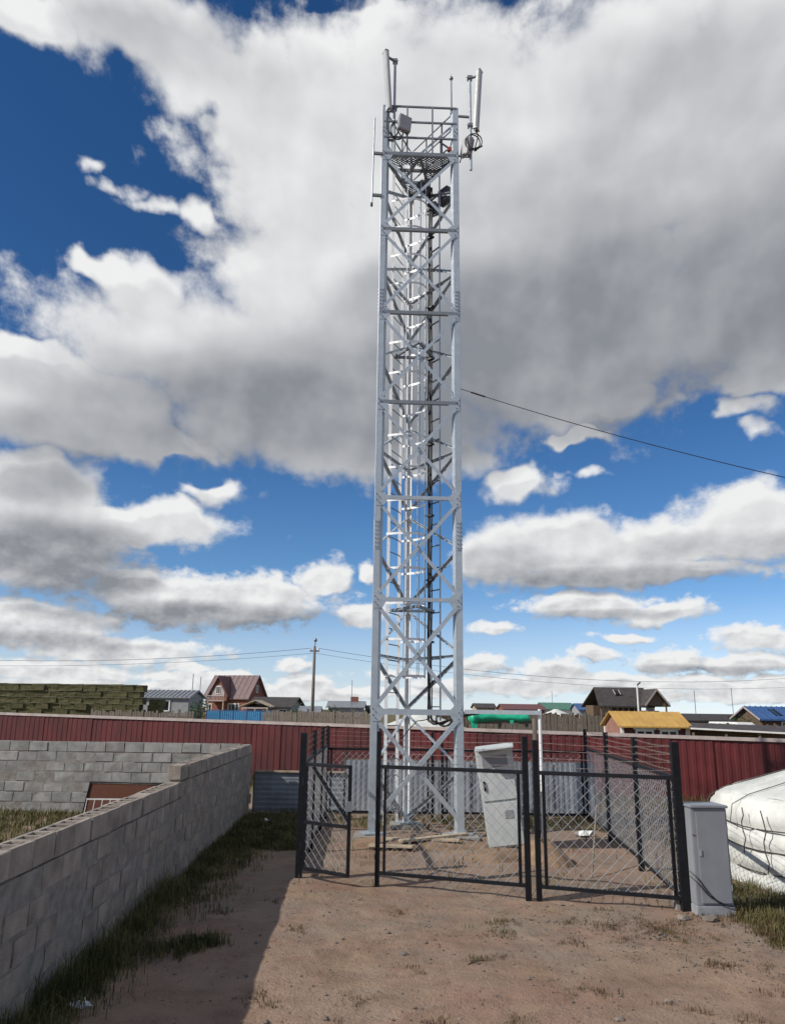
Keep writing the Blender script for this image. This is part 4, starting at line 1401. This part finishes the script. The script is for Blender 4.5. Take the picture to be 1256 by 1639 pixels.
# green tarpaulin over a timber rack
tr = thing('timber_rack', 'grey timber rack under the green tarpaulin behind the red fence', 'rack', V(3.7, 27, 0))
for x in (-.9, 0, .9):
    MB().bar((x, 0, 0), (x, 0, 1.75), .10, .10, (0, 1, 0)).build('post', 'wood_grey', tr)
for z in (.5, 1.0, 1.5, 1.78):
    MB().bar((-1.1, -.05, z), (1.1, -.05, z), .08, .12).build('board', 'wood_grey', tr)
b = MB()
prof = []
rng = random.Random(11)
for i in range(23):
    f = i / 22
    x = 2.66 + 2.05 * f
    r = (.17 + .03 * math.sin(f * 9)) * (1 - .45 * f) * (.6 if i in (0,) else 1) * (1.25 if i in (1, 2) else (.95 if i == 4 else 1))
    ring = []
    for j in range(12):
        a = 2 * math.pi * j / 12
        k = 1 + rng.uniform(-.10, .10)
        ring.append((x + rng.uniform(-.02, .02), 27 + r * 1.5 * k * math.cos(a), 1.93 - .02 * f - (.03 if i < 3 else 0) + r * k * math.sin(a)))
    prof.append(ring)
vs = [p for r_ in prof for p in r_]
fs = [(i * 12 + j, i * 12 + (j + 1) % 12, (i + 1) * 12 + (j + 1) % 12, (i + 1) * 12 + j) for i in range(22) for j in range(12)] + [tuple(range(12)), tuple(range(22 * 12, 23 * 12))]
b.add(vs, fs)
for x, h in ((2.74, .36), (2.80, .30), (2.70, .28), (4.0, .12)):
    b.add([(x, 26.75, 1.85), (x + .14, 26.74, 1.85), (x + .10, 26.72, 1.85 - h), (x + .02, 26.72, 1.85 - h * .9)], [(0, 1, 2, 3)])
tag(b.build('green_tarpaulin', 'tarp', smooth=True), 'bright green tarpaulin bundled on the timber rack behind the red fence', 'tarpaulin')

# stacked hay
hy = thing('hay_stack', 'long wall of stacked green-brown hay bales at the left edge', 'hay stack', V(-25.8, 61, 0), R(-2))
bm_ = []
for k in range(3):
    b = MB()
    b.box((0, 0, 0), (1.0, .95, .50))
    me = b.mesh('bale', 'hay', bevel=.03)
    for v in me.vertices:
        v.co += V(random.uniform(-.025, .025), random.uniform(-.05, .05), random.uniform(-.025, .025))
    bm_.append(me)
nrow = 8
for r_ in range(nrow):
    for i in range(15):
        x = -7.3 + i * .98 + (.49 if r_ % 2 else 0)
        if x > 6.5 and r_ % 2:
            x = 6.66
        o = link('bale', random.choice(bm_), hy, (x, random.uniform(-.08, .08), .22 + r_ * .46 + random.uniform(-.02, .02)))
        o.rotation_euler = (0, random.uniform(-.03, .03), random.uniform(-.05, .05))
for r_ in (4, 5, 6, 7):
    pts = [V(-7.7 + 15 * i / 20, -.52, .42 + r_ * .46 + .03 * math.sin(i * 1.7 + r_)) for i in range(21)]
    MB().tube(pts, .011, 4).build('twine', 'twine', hy)
hr = thing('hay_stack_end', 'dark block of older hay bales beside the grey shed', 'hay stack', V(-17.9, 61.5, 0), R(-2))
for r_ in range(6):
    o = link('bale', bm_[r_ % 3], hr, (random.uniform(-.1, .1), 0, .22 + r_ * .43))

# blue panel fence and picket fences
bf = thing('blue_panel_fence', 'bright blue sheet metal fence in front of the brick house', 'fence', V(-12.55, 55, 0))
for k in range(5):
    corrugated(.84, 1.86, .14, .02).build('panel', 'blue_panel', bf).location = (k * .92 + .04, 0, .02)
for k in range(6):
    MB().bar((k * .92, .02, 0), (k * .92, .02, 1.93), .07, .07, (0, 1, 0)).build('post', 'roof_blue', bf)
MB().bar((-.05, .05, 1.93), (4.7, .05, 1.93), .05, .05).build('top_rail', 'roof_blue', bf)

def picket_fence(label, a, c, h, m, seed, w=.13):
    rng = random.Random(seed)
    a, c = V(*a, 0), V(*c, 0)
    d = unit(c - a)
    f = thing('picket_fence', label, 'fence', a)
    L = (c - a).length
    b = MB()
    s = 0
    while s < L:
        p = d * s
        hh = h * rng.uniform(.92, 1.02)
        q = d * rng.uniform(-.03, .03)
        b.bar(p, p + q + Z(hh), w, .025, V(-d.y, d.x, 0))
        s += w + rng.uniform(.01, .05)
    b.build('pickets', m, f, stuff=True)
    s = 0
    while s < L:
        MB().bar(d * s + V(0, .08, 0), d * s + V(0, .08, h * 1.05), .12, .12, (0, 1, 0)).build('post', m, f)
        s += 3
    for z in (.5, h * .8):
        MB().bar(V(0, .05, z), d * L + V(0, .05, z), .05, .09).build('rail', m, f)
picket_fence('grey picket fence between the blue fence and the tower', (-8.0, 51), (-.9, 49), 2.0, 'wood_grey', 1)
picket_fence('grey picket fence below the hay and the grey shed', (-19.5, 52.5), (-12.5, 51.5), 1.86, 'wood_grey', 2)
picket_fence('tall grey board fence between green tarpaulin and yellow hut', (4.2, 42), (11.2, 41.5), 2.02, 'wood_grey', 3, .16)
picket_fence('brown board fence in front of the unfinished house', (10.5, 58), (19.5, 60), 2.0, 'wood_brown', 4, .16)
picket_fence('brown board fence beside the blue-roofed house', (20.0, 55), (30.5, 53), 1.50, 'wood_brown', 5, .16)
picket_fence('far brown fence right of the tower', (1.5, 70), (15.5, 74), 2.05, 'wood_brown', 6, .2)

# utility pole with wires, street lamp pole, slender masts
up = thing('utility_pole', 'wooden utility pole with a lamp on top left of the tower', 'utility pole', V(-5.6, 58, 0))
MB().tube([(0, 0, -.2), (0, 0, 6.6)], [.14, .09], 8).build('pole', 'wood_grey', up, smooth=True)
MB().bar((-.35, 0, 6.25), (.35, 0, 6.25), .08, .10).build('cross_arm', 'wood_grey', up)
for x in (-.3, .3):
    MB().tube([(x, 0, 6.3), (x, 0, 6.48)], .05, 6).build('insulator', 'white_paint', up)
MB().tube([(0, 0, 6.5), (.05, -.1, 6.95)], .035, 6).build('lamp_stem', 'bolt', up)
MB().lathe((.05, -.1, 7.0), [(.02, .18), (.10, .12), (.13, .0), (.08, -.08), (0, -.1)], 10).build('lamp_head', 'bolt', up, smooth=True)
def wire(label, a, c, sag, r=.013):
    a, c = Vector(a), Vector(c)
    pts = [a.lerp(c, i / 24) - Z(sag * 4 * (i / 24) * (1 - i / 24)) for i in range(25)]
    tag(MB().tube(pts, r, 4).build('power_line', 'black_cable'), label, 'power line')
wire('upper power line from the utility pole to the left', (-5.9, 58, 6.45), (-44, 60, 6.0), .9)
wire('lower power line from the utility pole to the left', (-5.6, 58, 6.1), (-44, 61, 5.3), .7, .010)
wire('upper power line from the utility pole to the right', (-5.3, 58, 6.45), (44, 75, 6.2), 1.6)
wire('lower power line from the utility pole to the right', (-5.6, 58, 6.1), (44, 76, 5.2), 1.4, .010)
lp = thing('lamp_pole', 'slim pale lamp pole behind the yellow hut', 'lamp post', V(14.0, 45, 0))
MB().tube([(0, 0, -.1), (0, 0, 3.7)], .055, 8).build('pole', 'white_paint', lp)
MB().bar((0, 0, 3.66), (.12, -.2, 3.82), .09, .06).build('lamp_head', 'bolt', lp)
for x, y, h, lab in ((30.6, 80, 4.4, 'thin distant mast nearest the unfinished house'), (36.5, 85, 4.9, 'thin distant mast left of the blue-roofed house'), (-18.6, 78, 5.0, 'thin mast beside the grey shed'), (-4.3, 90, 5.3, 'thin mast above the grey-roofed shed'), (24.0, 118, 5.2, 'thin distant mast above the green-roofed shed')):
    tag(MB().tube([(x, y, 0), (x, y, h)], .035, 5).build('mast', 'galv_dark'), lab, 'mast', 'thin masts in the distance')

# small white van, half hidden
vn = thing('parked_van', 'small white van parked far off left of the blue-roofed house', 'van', V(23.6, 55.2, 0), R(18))
MB().prism([V(-.72, -1.6, .35), V(-.72, -1.6, .95), V(-.72, -1.35, 1.45), V(-.72, -1.1, 1.62), V(-.72, 1.6, 1.62), V(-.72, 1.65, .35)], (0, 0, 0), (1.44, 0, 0)).build('body', 'white_paint', vn, bevel=.05)
MB().hexa([V(-.6, -1.58, 1.0), V(.6, -1.58, 1.0), V(.6, -1.50, 1.0), V(-.6, -1.50, 1.0), V(-.55, -1.36, 1.42), V(.55, -1.36, 1.42), V(.55, -1.28, 1.42), V(-.55, -1.28, 1.42)]).build('windscreen', 'glass', vn)
for y in (-.9, .1, 1.05):
    MB().box((-.725, y, 1.22), (.02, .75, .40)).build('side_window', 'glass', vn)
for x in (-.68, .68):
    for y in (-1.05, 1.1):
        MB().tube([(x - .08, y, .32), (x + .08, y, .32)], .32, 14).build('wheel', 'rubber', vn)
    MB().box((x * .75, -1.63, .78), (.22, .04, .14)).build('headlight', 'glass', vn)

# ------------------------------------------------------------------ plants
def blades(name, label, cat, pts, hmin, hmax, m, seed, per=7, spread=.05, width=.006):
    rng = np.random.RandomState(seed)
    P0 = np.asarray(pts, float)
    n = len(P0) * per
    base = np.repeat(P0, per, 0) + np.c_[rng.normal(0, spread, (n, 2)), np.zeros(n)]
    h = rng.uniform(hmin, hmax, n) * np.repeat(rng.uniform(.6, 1.15, len(P0)), per)
    a = rng.uniform(0, 2 * np.pi, n)
    lean = rng.uniform(.1, .75, n) * h
    dx, dy = np.cos(a), np.sin(a)
    wx, wy = -dy * width, dx * width
    z = np.zeros(n)
    v0 = base + np.c_[wx, wy, z - .02]
    v1 = base - np.c_[wx, wy, z + .02]
    mid = base + np.c_[dx * lean * .3, dy * lean * .3, h * .62]
    v2, v3 = mid - np.c_[wx, wy, z] * .8, mid + np.c_[wx, wy, z] * .8
    v4 = base + np.c_[dx * lean, dy * lean, h * rng.uniform(.8, 1.0, n)]
    vs = np.stack([v0, v1, v2, v3, v4], 1).reshape(-1, 3)
    k = np.arange(n) * 5
    me = bpy.data.meshes.new(name)
    fs = [f for i in k.tolist() for f in ((i, i + 1, i + 2, i + 3), (i + 3, i + 2, i + 4))]
    me.from_pydata(vs.tolist(), [], fs)
    me.materials.append(M[m])
    o = link(name, me)
    return tag(o, label, cat, kind='stuff')

def scatter(n, fx, seed):
    rng = random.Random(seed)
    out = []
    while len(out) < n:
        p = fx(rng)
        if p:
            out.append((p[0], p[1], ground_height(p[0], p[1])))
    return out
wallx = lambda y: -2.43 - .0316 * (y - 3.0)
blades('grass', 'dark green grass along the foot of the long block wall', 'grass', scatter(1700, lambda r: (lambda y: (wallx(y) + .02 + abs(r.gauss(0, .20 if y < 9 else .34)), y) if y < 17 else None)(r.uniform(4.5, 17.5)), 1), .04, .16, 'grass', 21, 8, .05, .004)
blades('tall_grass', 'tall dark weeds against the near end of the long block wall', 'grass', scatter(260, lambda r: (lambda y: (wallx(y) + .03 + abs(r.gauss(0, .12)), y))(r.uniform(5.2, 10)), 2), .14, .34, 'grass', 22, 7, .05, .0035)
blades('grass', 'green grass patch between the far wall end and the gate', 'grass', scatter(1500, lambda r: (r.uniform(-2.7, -1.3), 13.0 + abs(r.gauss(0, 2.0))), 3), .04, .16, 'grass', 23, 7)
blades('grass', 'grass inside the block-walled yard', 'grass', scatter(2200, lambda r: (lambda x, y: (x, y) if x < wallx(y) - .35 and y < 16.8 else None)(r.uniform(-9, -2.9), r.uniform(12.0, 17)), 4), .04, .18, 'grass', 24, 7)
blades('grass', 'weeds growing on the compound floor round the tower', 'grass', scatter(700, lambda r: (lambda x, y: (x, y) if (r.random() < .07 or y > 15.3) else None)(r.uniform(-1.1, 3.9), r.uniform(10.6, 17.1)), 5), .03, .15, 'grass', 25, 6, .06, .005)
blades('grass', 'green weeds between the grey cabinet and the yurt', 'grass', scatter(1100, lambda r: (lambda x, y: (x, y) if (math.hypot(x - ycx, y - ycy) > yr and x > 3.75 - (y - 8.6) * .02 and y < 13.0) else None)(r.uniform(3.7, 5.6), r.gauss(9.6, .9)), 6), .03, .13, 'grass', 26, 8, .06, .004)
blades('weeds', 'reddish brown weeds in front of the yurt at the right edge', 'weeds', scatter(650, lambda r: (lambda x, y: (x, y) if (math.hypot(x - ycx, y - ycy) > yr + .05 and x - 3.6 > (8.2 - y) * .5) else None)(r.uniform(3.7, 6.0), r.gauss(8.6, .4)), 7), .03, .13, 'red_weed', 27, 8, .05, .004)
blades('dry_grass', 'dry yellowish grass along the foot of the red fence', 'grass', scatter(2600, lambda r: (lambda s, q: (fa.x + fdir.x * s + fdir.y * q, fa.y + fdir.y * s - fdir.x * q))(r.uniform(0, flen), .1 + abs(r.gauss(0, .8))), 8), .08, .36, 'dry_grass', 28, 6, .07)
blades('grass', 'sparse grass between the compound and the red fence', 'grass', scatter(1500, lambda r: (r.uniform(3.9, 11), r.uniform(13, 20)), 9), .05, .2, 'dry_grass', 29, 6, .08)
cl_ = [(-1.75, 7.95), (-.95, 6.75), (-.85, 6.55), (-1.3, 9.6), (2.9, 7.6), (3.2, 6.9), (.3, 5.8), (-.35, 5.75), (.05, 5.7), (2.3, 8.3), (3.7, 7.3), (2.6, 6.35), (1.2, 8.9), (.1, 9.3), (-1.8, 9.0), (3.5, 6.0), (1.0, 6.2), (-.2, 6.6)]
rng = random.Random(3)
cl_ += [(rng.uniform(-1.0, 4.2), rng.uniform(5.2, 9.2)) for _ in range(34)] + [(rng.gauss(2.9, .5), rng.gauss(8.6, .35)) for _ in range(16)]
blades('weeds', 'scattered small weeds on the bare dirt', 'weeds', [(x + rng.gauss(0, .10), y + rng.gauss(0, .07), ground_height(x, y)) for x, y in cl_ for _ in range(11)], .012, .045, 'red_weed', 30, 7, .025, .003)
blades('weeds', 'green weed tuft in the wall shadow', 'weeds', [(x + rng.gauss(0, .13), y + rng.gauss(0, .10), 0) for x, y in ((-1.80, 7.95), (-1.65, 8.0), (-2.0, 7.8)) for _ in range(40)], .03, .13, 'grass', 31, 7, .03, .005)

def shrub(label, c, r, h, seed):
    rng = random.Random(seed)
    s = thing('shrub', label, 'shrub', V(*c, 0))
    for k in range(4):
        a = rng.uniform(0, 6.28)
        MB().tube([(0, 0, 0), (r * .3 * math.cos(a), r * .3 * math.sin(a), h * .5), (r * .6 * math.cos(a), r * .6 * math.sin(a), h * .85)], [.04, .025, .01], 5).build('stem', 'wood_brown', s)
    b = MB()
    for k in range(900):
        u = rng.random() ** .4
        a, e = rng.uniform(0, 6.28), rng.uniform(-1, 1)
        q = math.sqrt(1 - e * e)
        lump = 1 + .25 * math.sin(3 * a + seed) * math.cos(4 * e)
        p = V(r * u * q * math.cos(a) * lump, r * u * q * math.sin(a) * lump, h * .55 + h * .5 * u * e * lump)
        t1, t2 = V(rng.uniform(-1, 1), rng.uniform(-1, 1), rng.uniform(-1, 1)).normalized(), V(rng.uniform(-1, 1), rng.uniform(-1, 1), rng.uniform(-1, 1)).normalized()
        l = .10 * rng.uniform(.6, 1.3)
        b.add([p - t1 * l, p + t2 * l * .5, p + t1 * l, p - t2 * l * .5], [(0, 1, 2, 3)])
    b.build('foliage', 'leaf', s, stuff=True)
shrub('green shrub between the grey shed and the brick house', (-17.1, 72), 1.0, 2.9, 1)
shrub('low green shrub right of the porch house', (-8.6, 76), .9, 2.4, 2)
shrub('dark shrub behind the grey picket fence near the utility pole', (-4.6, 66), 1.0, 2.2, 3)
shrub('low dark shrub behind the blue-roofed house fence', (25.4, 58), 1.2, 1.9, 4)

# ------------------------------------------------------------------ pebbles, litter, twig
rng = np.random.RandomState(4)
b = MB()
octa = np.array([[1, 0, 0], [-1, 0, 0], [0, 1, 0], [0, -1, 0], [0, 0, 1], [0, 0, -1]], float)
of = [(0, 2, 4), (2, 1, 4), (1, 3, 4), (3, 0, 4), (2, 0, 5), (1, 2, 5), (3, 1, 5), (0, 3, 5)]
for i in range(3800):
    x, y = rng.uniform(-2.4, 5.5), 4.6 + 6.0 * rng.rand() ** 1.2
    if i < 1500:
        x, y = rng.normal(2.6, .9), rng.normal(8.5, .7)
    s = .005 + .013 * rng.rand() ** 3
    if i % 90 == 0:
        s = rng.uniform(.018, .034)
    R_ = Matrix.Rotation(rng.uniform(0, 6.3), 3, 'Z')
    q = octa * (s * rng.uniform(.7, 1.3), s * rng.uniform(.7, 1.3), s * .65) * rng.uniform(.8, 1.2, (6, 1))
    z = ground_height(x, y) + s * .3
    b.add([V(x, y, z) + R_ @ Vector(p) for p in q.tolist()], of)
tag(b.build('pebbles', 'stone', stuff=True), 'small pebbles and grit scattered over the dirt', 'pebbles')
b = MB()
for i in range(420):
    x, y = rng.uniform(-2.2, 5.2), 4.8 + 5.2 * rng.rand() ** 1.3
    a, l = rng.uniform(0, 6.3), rng.uniform(.015, .07)
    z = ground_height(x, y) + .004
    d = V(math.cos(a), math.sin(a), 0)
    b.tube([V(x, y, z), V(x, y, z + .006) + d * l * .5, V(x, y, z) + d * l], [.001, .0022, .001], 3)
tag(b.build('straw_bits', 'dry_grass', stuff=True), 'bits of straw and dry stalk scattered over the dirt', 'debris')
def stone(label, c, r, seed):
    rng = random.Random(seed)
    bm = bmesh.new()
    bmesh.ops.create_icosphere(bm, subdivisions=2, radius=r)
    for v in bm.verts:
        v.co *= rng.uniform(.82, 1.12)
        v.co.z *= .6
        v.co.x *= 1.25
    me = bpy.data.meshes.new('stone')
    bm.to_mesh(me)
    bm.free()
    me.materials.append(M['stone'])
    tag(link('stone', me, None, (*c, ground_height(*c) + r * .2)), label, 'stone', 'loose stones on the dirt')
stone('dark stone alone in the middle of the sunlit dirt', (.15, 7.74), .035, 1)
stone('pale stone near the bottom edge on the right', (1.66, 6.22), .032, 2)
stone('small stone right of the twig', (2.14, 6.6), .026, 3)
stone('flat stone at the foot of the grey cabinet', (3.42, 9.02), .07, 4)
stone('stone by the bottom of the corner post', (3.15, 9.05), .06, 5)
tag(MB().tube([(.70, 7.42, .02), (.80, 7.52, .035), (.92, 7.50, .03), (1.06, 7.46, .02)], [.004, .008, .007, .003], 6).build('twig', 'wood_brown'), 'thin dry twig lying on the sunlit dirt', 'twig')
def litter(label, c, s, seed):
    rng = random.Random(seed)
    b = MB()
    n = 5
    vs = [((i / (n - 1) - .5) * s * 1.6 + rng.uniform(-.1, .1) * s, (j / (n - 1) - .5) * s + rng.uniform(-.1, .1) * s, s * .25 + rng.uniform(-.22, .28) * s) for j in range(n) for i in range(n)]
    vs2 = [(x, y, z - .004) for x, y, z in vs]
    fs = [(j * n + i, j * n + i + 1, (j + 1) * n + i + 1, (j + 1) * n + i) for j in range(n - 1) for i in range(n - 1)]
    b.add(vs, fs)
    b.add(vs2, [tuple(reversed(f)) for f in fs])
    o = b.build('litter', 'paper')
    o.location = (*c, ground_height(*c))
    o.rotation_euler = (.2, .1, seed)
    tag(o, label, 'litter')
litter('crumpled white plastic scrap in the grass by the near wall', (-2.22, 6.35), .09, 1)
litter('white plastic scrap in the grass by the compound corner', (-2.25, 15.6), .20, 2)
litter('white plastic scrap at the foot of the right rear fence posts', (3.45, 14.6), .20, 3)
